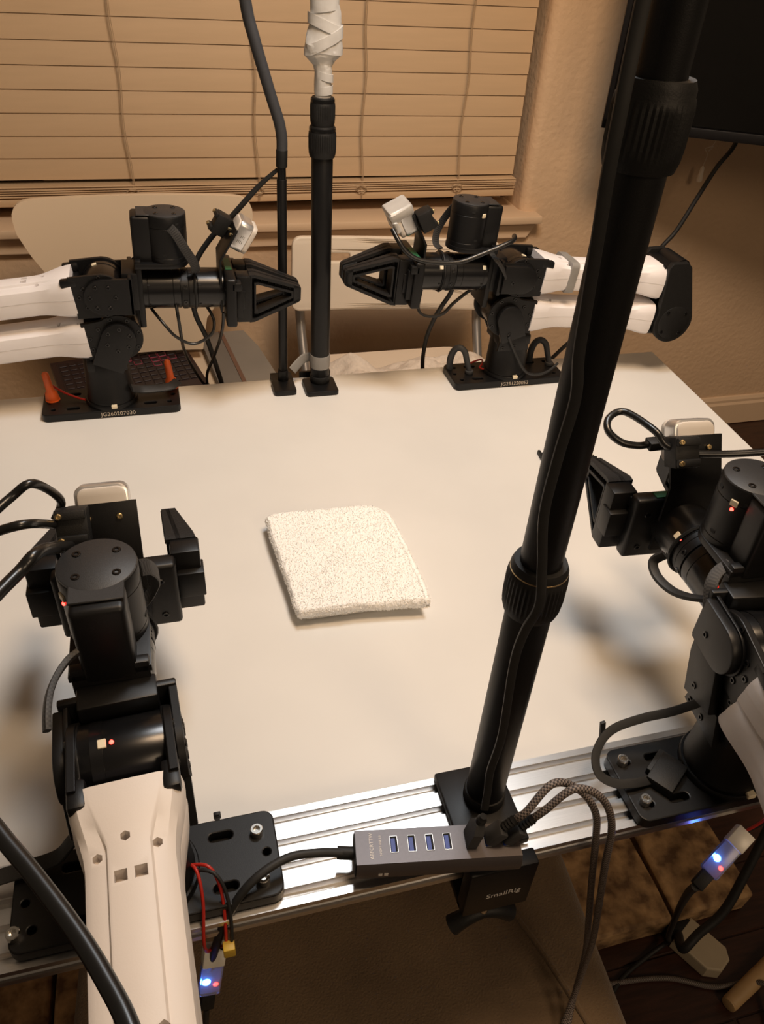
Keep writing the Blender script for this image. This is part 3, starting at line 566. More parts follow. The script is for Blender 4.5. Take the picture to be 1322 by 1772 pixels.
# --- thick telescopic stand clamped to the far edge, top wrapped in tape
st = empty('telescopic_stand', (0.227, 1.113, 0.0)); lab(st, 'black telescopic pole at the far table edge with grey tape wrapped round its top', 'stand')
MB().addme((lambda me: (me.transform(T((0, -0.012, 0.004))), me)[1])(plate_mesh(rrect(-0.028, 0.024, -0.026, 0.024, 0.006), [], 0.008, 0.0015))).build('foot_plate', 'black_metal', st)
m = MB(); m.box(-0.028, 0.024, 0.031, 0.037, -0.07, 0.008, 0.001); m.box(-0.028, 0.024, -0.02, 0.037, -0.07, -0.064, 0.001); m.cyl((0, 0.0, -0.066), (0, 0.0, -0.027), 0.006, seg=20); m.cyl((0, 0, -0.034), (0, 0, -0.027), 0.014, seg=24); m.build('edge_clamp', 'black_metal', st)
MB().cyl((0, 0, 0.008), (0, 0, 0.352), 0.0148, seg=48, bev=0.001).build('lower_tube', 'black_metal', st)
MB().cyl((0, 0, 0.008), (0, 0, 0.020), 0.0162, seg=48, bev=0.002).build('tube_socket', 'black_plastic', st)
grip_collar(0.350, 0.389, 0.0188, 0.012).build('twist_lock', 'black_plastic', st)
grip_collar(0.389, 0.423, 0.0166, 0.010).build('twist_lock', 'black_plastic', st)
for zr, rr_ in ((0.3845, 0.0178), (0.4190, 0.0158)): MB().lathe([(rr_ - 0.004, zr - 0.0024), (rr_, zr - 0.0022), (rr_ + 0.0002, zr), (rr_, zr + 0.0022), (rr_ - 0.004, zr + 0.0024)], 48).build('lock_ring', 'black_gloss', st)
tp = MB(); secs = []
prof = [(0.0105, 0.0105, 0, 0.421), (0.0112, 0.011, 0, 0.440), (0.0113, 0.011, 0, 0.452), (0.0118, 0.011, -0.001, 0.458), (0.020, 0.013, -0.004, 0.467), (0.0245, 0.015, 0.0, 0.474), (0.0240, 0.015, 0.0, 0.482), (0.0215, 0.014, 0.0015, 0.498), (0.0185, 0.0135, 0.002, 0.515), (0.0155, 0.013, 0.002, 0.54), (0.014, 0.013, 0.001, 0.575), (0.013, 0.013, 0.001, 0.62)]
P = []
for (a, b, o, z), (a2, b2, o2, z2) in zip(prof, prof[1:]):
    for k in range(3): t = k / 3; P.append((a + (a2 - a) * t, b + (b2 - b) * t, o + (o2 - o) * t, z + (z2 - z) * t))
rnd = random.Random(3)
for a, b, o, z in P: secs.append([((a * (1 + 0.04 * math.sin(3 * q + z * 200)) + rnd.uniform(-0.0004, 0.0004)) * math.cos(q) + o, (b + rnd.uniform(-0.0005, 0.0005)) * math.sin(q), z + 0.003 * math.sin(q + z * 90)) for q in [2 * math.pi * k / 28 for k in range(28)]])
tp.loft(secs); tw = tp.build('tape_wrap', 'tape', st, ang=20)
for zc, tilt, w_, rr in ((0.431, 5, 0.010, (0.0118, 0.0116)), (0.447, -14, 0.009, (0.0120, 0.0118)), (0.486, 28, 0.013, (0.0238, 0.0160)), (0.503, -22, 0.012, (0.0212, 0.0152)), (0.525, 8, 0.014, (0.0180, 0.0145))):
    sec = []
    for dz in (-w_ / 2, w_ / 2): sec.append([(rr[0] * math.cos(q) + 0.0012, rr[1] * math.sin(q), zc + dz + rr[0] * math.sin(R(tilt)) * math.cos(q)) for q in [2 * math.pi * k / 36 for k in range(36)]])
    b = MB(); b.loft(sec); b.build('tape_strip', 'tape', tw)
MB().lathe([(0.0150, 0.034), (0.0156, 0.034), (0.0160, 0.046), (0.0156, 0.056), (0.0150, 0.056)], 40).build('tape_band', 'tape_dark', st)
tail = MB(); tail.tube([(-0.010, 0.012, 0.046), (-0.024, 0.012, 0.043), (-0.036, 0.008, 0.034), (-0.044, 0.004, 0.027)], 0.004, 10, flat=(0.016, 0.0016, Vector((0, 0, 1)))); tail.build('tape_tail', 'tape_dark', st)
# --- lamp: slim post and grey gooseneck reaching up to a shaded head above the table
lp = empty('gooseneck_lamp', (0.169, 1.125, 0.0)); lab(lp, 'slim black lamp post with a bent grey gooseneck beside the taped pole', 'lamp')
MB().addme((lambda me: (me.transform(T((-0.001, -0.018, 0.004))), me)[1])(plate_mesh(rrect(-0.019, 0.017, -0.022, 0.018, 0.006), [], 0.008, 0.0015))).build('foot_plate', 'black_metal', lp)
m = MB(); m.box(-0.018, 0.016, 0.019, 0.025, -0.06, 0.008, 0.001); m.box(-0.018, 0.016, -0.02, 0.025, -0.06, -0.054, 0.001); m.box(-0.018, 0.016, -0.002, 0.022, 0.0006, 0.008); m.cyl((0, 0, -0.056), (0, 0, -0.027), 0.005, seg=20); m.build('edge_clamp', 'black_metal', lp)
m = MB(); m.cyl((0, 0, 0.008), (0.004, 0.0, 0.318), 0.0069, seg=32, bev=0.0006); m.cyl((0, 0, 0.008), (0, 0, 0.026), 0.0085, seg=32, bev=0.0008); m.build('post', 'black_metal', lp)
MB().cyl((0.004, 0, 0.316), (0.0042, 0, 0.336), 0.0060, seg=32).build('post_joint', 'black_gloss', lp)
MB().cyl((0.0042, 0, 0.334), (0.005, 0, 0.356), 0.0078, seg=32, bev=0.0006).build('collar', 'black_plastic', lp)
gn = [(0.005, 0, 0.352), (0.0052, 0, 0.370), (0.002, 0, 0.390), (-0.006, 0, 0.415), (-0.016, 0.0, 0.448), (-0.026, 0, 0.482), (-0.036, 0.0, 0.525), (-0.044, -0.01, 0.62), (-0.045, -0.03, 0.80), (-0.02, -0.08, 1.05), (0.05, -0.17, 1.25), (0.12, -0.25, 1.34), (0.171, -0.285, 1.333)]
MB().tube(gn, 0.0074, 14).build('gooseneck', 'gooseneck', lp)
Mh = T((LAMP.x - 0.169, LAMP.y - 1.125, LAMP.z))
MB().lathe([(0.010, 0.085), (0.018, 0.078), (0.040, 0.062), (0.085, 0.036), (0.088, 0.034), (0.083, 0.034), (0.039, 0.056), (0.0165, 0.070), (0.008, 0.076)], 40).build('lamp_shade', 'black_plastic', lp, Mh)
MB().lathe([(0.0, 0.072), (0.014, 0.068), (0.026, 0.056), (0.018, 0.050), (0.0, 0.0485)], 24).build('bulb', 'chair_white', lp, Mh)
lc = MB(); lc.tube([(0.1725, 1.1275, 0.333), (0.160, 1.132, 0.322), (0.140, 1.140, 0.302), (0.105, 1.150, 0.262), (0.070, 1.158, 0.225), (0.045, 1.155, 0.185), (0.040, 1.158, 0.12), (0.06, 1.165, 0.05), (0.08, 1.19, -0.10), (0.06, 1.25, -0.40), (0.02, 1.30, -0.725)], lambda t: 0.0024 + 0.0016 * min(1, t * 4), 10)
lab(lc.build('lamp_cable', 'cable_matte'), 'black cable running down from the gooseneck behind the far left arm', 'cable')
# --- front telescopic stand clamped to the rail
FX, FY = 0.2155, 0.3355
fs_ = empty('telescopic_stand', (FX, FY, RZ)); lab(fs_, 'large black telescopic pole rising close to the camera from the front rail', 'stand')
def fz(z): return z - RZ
m = MB(); m.box(-0.035, 0.024, -0.045, 0.030, 0.0004, 0.0085, 0.0015); m.build('foot_plate', 'black_metal', fs_)
MB().cyl((0, 0, 0.006), (0, 0, 0.020), 0.0178, seg=48, bev=0.002).build('tube_socket', 'black_plastic', fs_)
MB().cyl((0, 0, 0.008), (0, 0, fz(0.262)), 0.0160, seg=56, bev=0.001).build('lower_tube', 'black_metal', fs_)
grip_collar(fz(0.257), fz(0.299), 0.0205, 0.013).build('twist_lock', 'black_plastic', fs_)
gold_ring(fz(0.293), 0.0192).build('lock_ring', 'brass', fs_)
MB().cyl((0, 0, fz(0.29)), (0, 0, fz(0.545)), 0.0138, seg=56).build('middle_tube', 'black_metal', fs_)
grip_collar(fz(0.540), fz(0.577), 0.0182, 0.011).build('twist_lock', 'black_plastic', fs_)
MB().cyl((0, 0, fz(0.57)), (0, 0, fz(0.80)), 0.0118, seg=56).build('upper_tube', 'black_metal', fs_)
# clamp body hanging in front of the rail, screw knob underneath, maker's lettering
m = MB(); m.box(-0.035, 0.024, -0.0665, -0.0525, -0.058, 0.0085, 0.002); m.box(-0.035, 0.024, -0.06, 0.01, -0.058, -0.050, 0.0015); cl = m.build('clamp_body', 'black_metal', fs_)
me = text_mesh('SmallRig', 0.0092, 0.0001); me.transform(T((-0.002, -0.0668, -0.030)) @ Matrix.Rotation(R(90), 4, 'X')); link('lettering', me, 'print_white', cl, smooth=False)
MB().cyl((-0.012, -0.0585, -0.076), (-0.012, -0.0585, -0.050), 0.006, seg=20).build('clamp_screw', 'steel', fs_)
MB().tube([(-0.0385, -0.060, -0.083), (-0.026, -0.060, -0.074), (-0.012, -0.060, -0.071), (0.002, -0.060, -0.074), (0.0145, -0.060, -0.083)], lambda t: 0.0058 + 0.003 * abs(2 * t - 1), 12).build('wing_knob', 'black_plastic', fs_)
# cable running up the pole
pcb = [(0.2000, 0.305, 0.062), (0.2010, 0.309, 0.085), (0.2005, 0.311, 0.107), (0.2035, 0.312, 0.150), (0.1995, 0.313, 0.228), (0.2005, 0.311, 0.262), (0.2045, 0.3085, 0.287), (0.2025, 0.313, 0.317), (0.1980, 0.317, 0.354), (0.1990, 0.318, 0.394), (0.2010, 0.318, 0.430), (0.1970, 0.318, 0.455), (0.1945, 0.317, 0.480), (0.1905, 0.314, 0.512), (0.1870, 0.312, 0.544), (0.1860, 0.312, 0.571), (0.1865, 0.314, 0.600), (0.188, 0.316, 0.65), (0.192, 0.318, 0.75)]
pcb = [(x, y, z) for x, y, z in pcb]
cb = MB(); cb.tube(pcb, 0.003, 12, flat=(0.0062, 0.0034, Vector((1, -0.3, 0)))); lab(cb.build('usb_cable', 'cable_matte'), 'flat black cable running up the front telescopic pole', 'cable')
# ================================================================== CHAIRS BEHIND THE TABLE
def chair(name, loc, label, back_fn, seat, mseat, leg_m):
    r = empty(name, loc); lab(r, label, 'chair')
    return r
SEAT = -0.24
ch = empty('side_chair', (-0.03, 1.60, FLOOR)); lab(ch, 'chair with a wide pale plywood backrest under the window', 'chair')
zb = -FLOOR
# backrest: broad rounded top, sides curving in towards the seat; bent in plan
out = [(-0.215, 0.128), (0.200, 0.128)] + arc(0.200, 0.104, 0.024, 90, 0, 6) + [(0.226, 0.09), (0.222, 0.060), (0.205, 0.010), (0.178, -0.045), (0.145, -0.095), (0.115, -0.135), (0.10, -0.21), (-0.105, -0.21), (-0.12, -0.135), (-0.155, -0.09), (-0.192, -0.035), (-0.222, 0.02), (-0.240, 0.065), (-0.242, 0.095)] + arc(-0.215, 0.100, 0.028, 180, 90, 6)
ext = [(0.1280, -0.205, 0.190), (0.1265, -0.218, 0.204), (0.122, -0.229, 0.214), (0.115, -0.236, 0.221), (0.104, -0.2415, 0.2255), (0.09, -0.2425, 0.2265), (0.065, -0.240, 0.223), (0.02, -0.222, 0.209), (-0.035, -0.192, 0.183), (-0.09, -0.155, 0.148), (-0.135, -0.12, 0.115), (-0.21, -0.105, 0.10)]
S = []
for z, xl, xr in ext:
    for_b = []
    for th in (-0.007, 0.007):
        row = []
        for k in range(25):
            x = xl + (xr - xl) * k / 24; row.append((x, th + 0.10 - 0.45 * x * x + 0.05 * (z + 0.2), z + zb))
        for_b.append(row)
    S.append(for_b[0] + for_b[1][::-1])
MB().loft(S).build('backrest', 'plywood', ch, ang=60)
me = plate_mesh(rrect(-0.20, 0.20, -0.22, 0.19, 0.05), [], 0.018, 0.004); me.transform(T((0, -0.05, zb + SEAT - 0.009))); link('seat', me, 'plywood', ch)
for sx in (-1, 1):
    for sy, yy in ((-1, -0.23), (1, 0.10)): MB().cyl((sx * 0.19, yy, 0), (sx * 0.15, yy * 0.8, zb + SEAT - 0.017), 0.013, seg=20).build('leg', 'chair_steel', ch)
# open laptop resting on the seat
lt = empty('laptop', (-0.092, 1.60, SEAT + 0.0005)); lab(lt, 'dark red backlit laptop keyboard lying behind the far left arm', 'laptop')
MB().box(-0.15, 0.15, -0.13, 0.13, 0, 0.016, 0.003).build('base', 'laptop_red', lt, Matrix.Rotation(R(12), 4, 'Z'))
Ml = Matrix.Rotation(R(12), 4, 'Z')
kc = plate_mesh(rrect(-0.0085, 0.0085, -0.0085, 0.0085, 0.0015, 2), [rrect(-0.0076, 0.0076, -0.0076, 0.0076, 0.001, 2)], 0.0012, 0); kc.materials.append(MAT['key_glow'])
kd = MB().box(-0.0075, 0.0075, -0.0075, 0.0075, 0, 0.002, 0.0004, 1); kdm = bpy.data.meshes.new('key'); kd.bm.to_mesh(kdm); kd.bm.free(); kdm.materials.append(MAT['key_dark'])
kb_ = MB().box(-0.138, 0.138, -0.05, 0.115, 0.0155, 0.0165, 0.0004, 1).build('keyboard', 'key_dark', lt, Ml)
for r_ in range(8):
    for c_ in range(14):
        k = share('key', kdm, kb_, T((-0.126 + c_ * 0.0194, -0.04 + r_ * 0.0205, 0.0164)))
        if (r_, c_) in ((6, 10), (5, 10), (4, 10), (6, 11), (5, 11), (5, 12), (6, 7), (5, 8)): share('key_outline', kc, kb_, T((-0.126 + c_ * 0.0194, -0.04 + r_ * 0.0205, 0.0172)))
gs = empty('folded_sheet', (0.149, 1.60, SEAT + 0.0005)); lab(gs, 'grey marbled folded sheet with a brown stripe on the seat beside the laptop', 'sheet')
def quad(pts, z0, z1): return MB().loft([[(x - 0.140, y - 1.60, z0) for x, y in pts], [(x - 0.140, y - 1.60, z1) for x, y in pts]])
quad([(0.090, 1.46), (0.140, 1.46), (0.105, 1.79), (0.055, 1.79)], 0, 0.022).build('dark_panel', 'grey_sheet', gs, smooth=False)
quad([(0.140, 1.46), (0.149, 1.46), (0.114, 1.79), (0.105, 1.79)], 0, 0.024).build('stripe', 'brown_strip', gs, smooth=False)
quad([(0.149, 1.46), (0.232, 1.46), (0.217, 1.52), (0.205, 1.60), (0.190, 1.70), (0.165, 1.79), (0.114, 1.79)], 0, 0.022).build('light_panel', 'grey_sheet_light', gs, smooth=False)
# white chair with steel legs
c2 = empty('folding_chair', (0.53, 1.62, FLOOR)); lab(c2, 'white-backed chair with grey steel legs behind the far right arm', 'chair')
me = plate_mesh(rrect(-0.250, 0.250, -0.083, 0.083, 0.02), [rrect(-0.165, -0.115, 0.028, 0.046, 0.006)], 0.016, 0.004)
b = bmesh.new(); b.from_mesh(me); bmesh.ops.triangulate(b, faces=b.faces)
for _ in range(3): bmesh.ops.subdivide_edges(b, edges=[e for e in b.edges if e.calc_length() > 0.05], cuts=1)
b.to_mesh(me); b.free(); me.transform(T((0, 0.10, zb - 0.062)) @ Matrix.Rotation(R(3), 4, 'Y') @ Matrix.Rotation(R(-8), 4, 'X') @ SIDE)
for v in me.vertices: v.co.y += -0.20 * v.co.x ** 2
link('backrest', me, 'chair_white', c2)
for sx in (-1, 1):
    MB().tube([(sx * 0.225, 0.13, zb - 0.02), (sx * 0.225, 0.12, zb - 0.16), (sx * 0.222, 0.05, zb - 0.30), (sx * 0.21, -0.20, 0.0)], 0.0115, 14).build('leg', 'chair_steel', c2)
    MB().tube([(sx * 0.20, -0.20, zb - 0.29), (sx * 0.215, 0.0, 0.25), (sx * 0.225, 0.2, 0.0)], 0.0115, 14).build('leg', 'chair_steel', c2)
me = plate_mesh(rrect(-0.205, 0.205, -0.22, 0.13, 0.05), [], 0.02, 0.004); me.transform(T((0, 0, zb - 0.285))); link('seat', me, 'chair_white', c2)
# crumpled fleece blanket on that seat
fb = bmesh.new(); bmesh.ops.create_grid(fb, x_segments=70, y_segments=40, size=1.0); rnd = random.Random(5)
from mathutils import noise as mnoise
for v in fb.verts:
    x, y = v.co.x, v.co.y; e = max(abs(x), abs(y)); edge = max(0, 1 - e ** 6)
    hgt = 0.036 + 0.028 * mnoise.noise(Vector((x * 2.2, y * 1.6, 3.1))) + 0.012 * mnoise.noise(Vector((x * 6, y * 5, 1.0))) + 0.005 * mnoise.noise(Vector((x * 30, y * 20, 4))) + 0.050 * max(0, x - 0.35) + 0.018 * math.exp(-((x + 0.62) / 0.14) ** 2)
    v.co = Vector((x * 0.215 + 0.01 * math.sin(y * 4), y * 0.115 + 0.006 * math.sin(x * 7), hgt * edge))
bmesh.ops.solidify(fb, geom=fb.faces[:], thickness=0.004) if False else None
fm = bpy.data.meshes.new('fleece'); fb.to_mesh(fm); fb.free(); fo = link('fleece_blanket', fm, 'fleece', None, T((0.535, 1.545, FLOOR + zb - 0.2745)), ang=180)
lab(fo, 'crumpled cream fleece blanket on the seat of the white chair', 'blanket')

# ================================================================== SMALL THINGS ON THE TABLE
def bolts(arm, pts):
    pl = [c for c in arm['root'].children if c.name.startswith('base_plate')][0]; L = arm['root'].location
    for x, y in pts: share('bolt', BOLT, pl, T((x - L.x, y - L.y, 0.0122)))
bolts(FLA, [(0.022, 0.342), (0.022, 0.302), (-0.156, 0.302)])
bolts(FRA, [(0.348, 0.336), (0.348, 0.296)])
# ---- folded washcloth
tw_ = empty('washcloth', (0.165, 0.675, 0.0)); lab(tw_, 'folded white terry washcloth lying in the middle of the table', 'washcloth')
def bez(P, n=6): return [tuple(q)[:2] for q in catmull([(x, y, 0) for x, y in P + [P[0]]], n)[:-1]]
def soft_slab(outline, z0, z1, seed, lift=0.0):
    O = [(x - 0.165, y - 0.675) for x, y in bez(outline)]; n = len(O); cx = sum(p[0] for p in O) / n; cy = sum(p[1] for p in O) / n
    rings = []; h = z1 - z0
    def rg(k, z): return [(cx + (x - cx) * k, cy + (y - cy) * k, z) for x, y in O]
    lev = [(0.955, z0), (0.985, z0 + h * 0.12), (1.0, z0 + h * 0.45), (0.99, z0 + h * 0.78), (0.965, z0 + h * 0.97), (0.93, z1)] + [(k / 20, z1) for k in (17.5, 16, 14, 12, 10, 8, 6, 4, 2, 0.5)]
    m = MB(); S = []
    for k, z in lev:
        ring_ = []
        for x, y, zz in rg(k, z):
            nz = mnoise.noise(Vector((x * 30 + seed, y * 30, z * 20))) * 0.0020 + mnoise.noise(Vector((x * 120, y * 120, seed))) * 0.0008
            g = 1 if zz > z0 + 1e-6 else 0
            ring_.append((x + nz * 0.7, y + nz * 0.7, zz + nz * g + lift * g * max(0, 0.5 + (cx - x) * 3)))
        S.append(ring_)
    m.loft(S); bmesh.ops.subdivide_edges(m.bm, edges=m.bm.edges[:], cuts=3, use_grid_fill=True); m.bm.normal_update()
    for v in m.bm.verts:
        if v.co.z > z0 + 0.001: v.co += v.normal * (0.0010 * mnoise.noise(v.co * 620) + 0.0007 * mnoise.noise(v.co * 1100))
    return m
lowO = [(0.092, 0.756), (0.10, 0.70), (0.104, 0.63), (0.107, 0.600), (0.125, 0.595), (0.20, 0.592), (0.245, 0.590), (0.252, 0.598), (0.253, 0.65), (0.250, 0.71), (0.244, 0.752), (0.228, 0.766), (0.18, 0.766), (0.12, 0.765)]
topO = [(0.087, 0.757), (0.090, 0.70), (0.096, 0.63), (0.099, 0.594), (0.112, 0.588), (0.19, 0.583), (0.234, 0.577), (0.241, 0.584), (0.242, 0.65), (0.239, 0.71), (0.232, 0.750), (0.216, 0.759), (0.17, 0.760), (0.11, 0.764)]
lo_ = soft_slab(lowO, 0.0006, 0.0125, 2.0).build('lower_fold', 'towel', tw_, ang=180)
up_ = soft_slab(topO, 0.0105, 0.0245, 7.0).build('upper_fold', 'towel', tw_, ang=180)
def terry(src, n, hgt, seed):
    rn = random.Random(seed); me = src.data; me.calc_loop_triangles(); tris = [t for t in me.loop_triangles]; areas = [t.area for t in tris]; V = []; Fc = []
    for t in rn.choices(tris, weights=areas, k=n):
        a, b, c = (me.vertices[i].co for i in t.vertices); u, v = rn.random(), rn.random()
        if u + v > 1: u, v = 1 - u, 1 - v
        p = a + (b - a) * u + (c - a) * v; nn = t.normal
        if p.z < 0.002 and nn.z < 0: continue
        d = Vector((rn.gauss(0, 1), rn.gauss(0, 1), rn.gauss(0, 1))); d = (d - nn * d.dot(nn)).normalized(); e = nn.cross(d); h = hgt * rn.uniform(0.5, 1.1); w = 0.00035
        i = len(V); q = p + nn * h + d * h * rn.uniform(-0.6, 0.6); z_ = p + d * h * 0.9
        V += [p - e * w, p + e * w, q + e * w, q - e * w, z_ + e * w, z_ - e * w]; Fc += [(i, i + 1, i + 2, i + 3), (i + 3, i + 2, i + 4, i + 5)]
    m2 = bpy.data.meshes.new('terry_loops'); m2.from_pydata(V, [], Fc); link('terry_loops', m2, 'towel_loops', src, smooth=False, kind='stuff')
terry(up_, 12000, 0.0015, 1); terry(lo_, 4000, 0.0014, 2)
hm = MB(); hm.tube([(x - 0.165 + 0.0035, y - 0.675 + 0.002, 0.0165) for x, y in [(0.239, 0.600), (0.2395, 0.65), (0.2375, 0.70), (0.232, 0.742), (0.222, 0.757), (0.205, 0.761), (0.15, 0.763)]], 0.0022, 8); hm.build('hem', 'towel', tw_)
# ---- usb hub
hub = empty('usb_hub', (0.157, 0.2925, 0.0293)); lab(hub, 'dark grey seven-port USB hub lying across the clamp on the front rail', 'usb hub')
Mh = Matrix.Rotation(R(-9.5), 4, 'Z')
oct_ = [(-0.0145, 0.0), (0.0145, 0.0), (0.0165, 0.006), (0.0165, 0.015), (0.0140, 0.0205), (-0.0140, 0.0205), (-0.0165, 0.015), (-0.0165, 0.006)]
MB().loft([[(x, y, z) for y, z in oct_] for x in (-0.064, 0.066)]).build('housing', 'hub_grey', hub, Mh, ang=60)
MB().loft([[(x, y * 0.9, 0.0102 + (z - 0.0102) * 0.9) for y, z in oct_] for x in (-0.0648, -0.0638)]).build('end_cap', 'hole_black', hub, Mh, smooth=False)
for k in range(7):
    l = -0.064 + (0.030 + 0.0142 * k if k < 4 else 0.0905 + 0.0142 * (k - 4))
    f_ = plate_mesh(rrect(-0.0031, 0.0031, -0.0068, 0.0068, 0.0006, 2), [rrect(-0.0028, 0.0028, -0.0065, 0.0065, 0.0004, 2)], 0.0008, 0); f_.transform(T((l, 0.001, 0.0206)))
    po = link('usb_port', f_, 'chair_steel', hub, Mh, smooth=False)
    MB().box(l - 0.0027, l + 0.0027, -0.0054, 0.0074, 0.0200, 0.02062).build('port_recess', 'hole_black', po)
    MB().box(l - 0.0022, l + 0.0012, -0.0052, 0.0060, 0.0203, 0.0208, 0.0001, 1).build('port_tongue', 'usb_blue', po)
for tx, sz, xx in (('ABFCRTTW', 0.0040, -0.0515), ('7-PORT USB 3.0', 0.0024, -0.0445)):
    me = text_mesh(tx, sz, 0.00008, 1.03); me.transform(Mh @ T((xx, 0.0005, 0.0206)) @ Matrix.Rotation(R(90), 4, 'Z')); link('lettering', me, 'print_bright', hub, smooth=False)
m = MB(); m.box(-0.047, -0.044, -0.0170, -0.0160, 0.0075, 0.0105); m.box(-0.0425, -0.0395, -0.0170, -0.0160, 0.0075, 0.0105); m.build('indicator', 'print_white', hub, Mh, smooth=False)
hc = empty('hub_cable', (0.089, 0.303, 0.040)); lab(hc, 'thick black cable leaving the left end of the USB hub and dropping off the rail', 'cable')
Hw = T((0.157, 0.2925, 0.0293)) @ Mh
s0 = Hw @ Vector((-0.066, 0.001, 0.0105))
def rel(pts, e): return [(p[0] - e.location.x, p[1] - e.location.y, p[2] - e.location.z) for p in pts]
MB().tube(rel([s0, (0.066, 0.3075, 0.046), (0.040, 0.307, 0.049), (0.012, 0.297, 0.044), (-0.009, 0.288, 0.016), (-0.025, 0.284, -0.04), (-0.040, 0.292, -0.12), (-0.050, 0.305, -0.20), (-0.060, 0.321, -0.288)], hc), 0.0034, 12).build('cord', 'cable_matte', hc)
MB().tube(rel([Hw @ Vector((-0.065, 0.001, 0.0105)), Hw @ Vector((-0.078, 0.002, 0.0112))], hc), 0.0052, 14, smooth=False).build('strain_relief', 'black_plastic', hc)
# plugs standing in the hub
def plug_cable(l, name, label, mplug, mcord, pts, r, tilt, group=None):
    e = empty(name, Hw @ Vector((l, 0.001, 0.0208))); lab(e, label, 'cable', group)
    ax = (Mh.to_3x3() @ Vector(tilt)).normalized(); X_ = Mh.to_3x3() @ Vector((0, 1, 0)); F_ = frame((0, 0, 0), X_, ax)
    MB().box(-0.0072, 0.0072, -0.0042, 0.0042, 0.0003, 0.019, 0.0018).build('plug', mplug, e, F_)
    sr = MB(); sr.lathe([(0.0036, 0.018)] + [(0.0042 if k % 2 else 0.0033, 0.0195 + 0.0016 * k) for k in range(9)] + [(0.003, 0.0350)], 20, F_); sr.build('strain_relief', 'black_plastic', e)
    p0 = Vector(e.location) + ax * 0.034; p1 = Vector(e.location) + ax * 0.045
    MB().tube(rel([p0, p1] + pts, e), r, 12, step=8).build('cord', mcord, e); return e
plug_cable(-0.064 + 0.1047, 'braided_cable', 'grey braided USB cable from the hub, the one plugged in nearer the pole', 'plug_grey', 'braid', [(0.245, 0.291, 0.104), (0.268, 0.288, 0.092), (0.283, 0.279, 0.070), (0.292, 0.276, 0.030), (0.308, 0.276, -0.05), (0.322, 0.275, -0.12), (0.336, 0.272, -0.20), (0.333, 0.258, -0.272), (0.320, 0.238, -0.285), (0.30, 0.20, -0.287)], 0.0031, (0.55, 0.0, 0.8), 'braided cables in the hub')
plug_cable(-0.064 + 0.1189, 'braided_cable', 'grey braided USB cable plugged into the outermost port of the hub', 'plug_grey', 'braid', [(0.258, 0.282, 0.106), (0.281, 0.277, 0.094), (0.295, 0.270, 0.062), (0.303, 0.266, 0.0), (0.316, 0.264, -0.08), (0.326, 0.262, -0.15), (0.330, 0.258, -0.24), (0.315, 0.240, -0.283), (0.298, 0.222, -0.287), (0.28, 0.18, -0.287)], 0.0031, (0.55, 0.0, 0.8), 'braided cables in the hub')
e = empty('usb_plug', Hw @ Vector((-0.064 + 0.0905, 0.001, 0.0208))); lab(e, 'black USB plug in the hub at the foot of the front pole', 'usb plug')
F_ = frame((0, 0, 0), Mh.to_3x3() @ Vector((0, 1, 0)), Mh.to_3x3() @ Vector((0.18, 0.15, 0.95)))
MB().loft([[(-0.0076, -0.004, 0.0003), (0.0076, -0.004, 0.0003), (0.0076, 0.004, 0.0003), (-0.0076, 0.004, 0.0003)], [(-0.0076, -0.004, 0.018), (0.0076, -0.004, 0.018), (0.0076, 0.004, 0.018), (-0.0076, 0.004, 0.018)], [(-0.0035, -0.0035, 0.026), (0.0035, -0.0035, 0.026), (0.0035, 0.0035, 0.026), (-0.0035, 0.0035, 0.026)]]).build('body', 'plug_grey', e, F_, smooth=False)
MB().lathe([(0.003, 0.0255)] + [(0.0040 if k % 2 else 0.0032, 0.0262 + 0.0014 * k) for k in range(5)] + [(0.0028, 0.034)], 16, F_).build('strain_relief', 'black_plastic', e)
# ---- grips on the far left arm's base plate
for (x, y), lb in (((-0.180, 1.108), 'orange plastic grip beside the wire at the left end of the base plate'), ((-0.006, 1.122), 'orange plastic grip behind the ribbon cable on the far left base plate')):
    g = empty('clamp_grip', (x, y, 0.0122)); lab(g, lb, 'clamp grip', 'orange grips')
    MB().loft([[(a * q[0], b * q[1], z) for q in circ(0, 0, 1, 20)] for a, b, z in ((0.0095, 0.0085, 0), (0.0100, 0.009, 0.004), (0.0085, 0.008, 0.012), (0.0058, 0.0058, 0.016), (0.0054, 0.0054, 0.034), (0.0050, 0.0050, 0.043), (0.003, 0.003, 0.0455))]).build('handle', 'orange', g, Matrix.Rotation(R(-4), 4, 'Y'), ang=50)
    MB().cyl((0, 0, -0.0004), (0, 0, 0.001), 0.0105, seg=24).build('pad', 'orange', g)
# ---- dark hook-shaped clamps on the far right arm's base plate
for (x, y), lb, s in (((0.462, 1.104), 'dark hooked clamp at the gripper end of the far right base plate', 1), ((0.612, 1.112), 'dark hooked clamp at the outer end of the far right base plate', 1)):
    g = empty('hook_clamp', (x, y, 0.0122)); lab(g, lb, 'clamp', 'hooked clamps')
    MB().tube([(-0.012, 0.010, 0.0), (-0.013, 0.008, 0.020), (-0.009, 0.005, 0.036), (-0.002, 0.0, 0.042), (0.006, -0.004, 0.036), (0.010, -0.008, 0.022), (0.014, -0.011, 0.008), (0.015, -0.012, 0.002)], lambda t: 0.0058 - 0.0012 * t, 14).build('hook', 'rubber_grey', g)
    MB().cyl((0.015, -0.012, 0.0), (0.015, -0.012, 0.006), 0.0072, seg=20, bev=0.001).build('foot', 'rubber_grey', g)
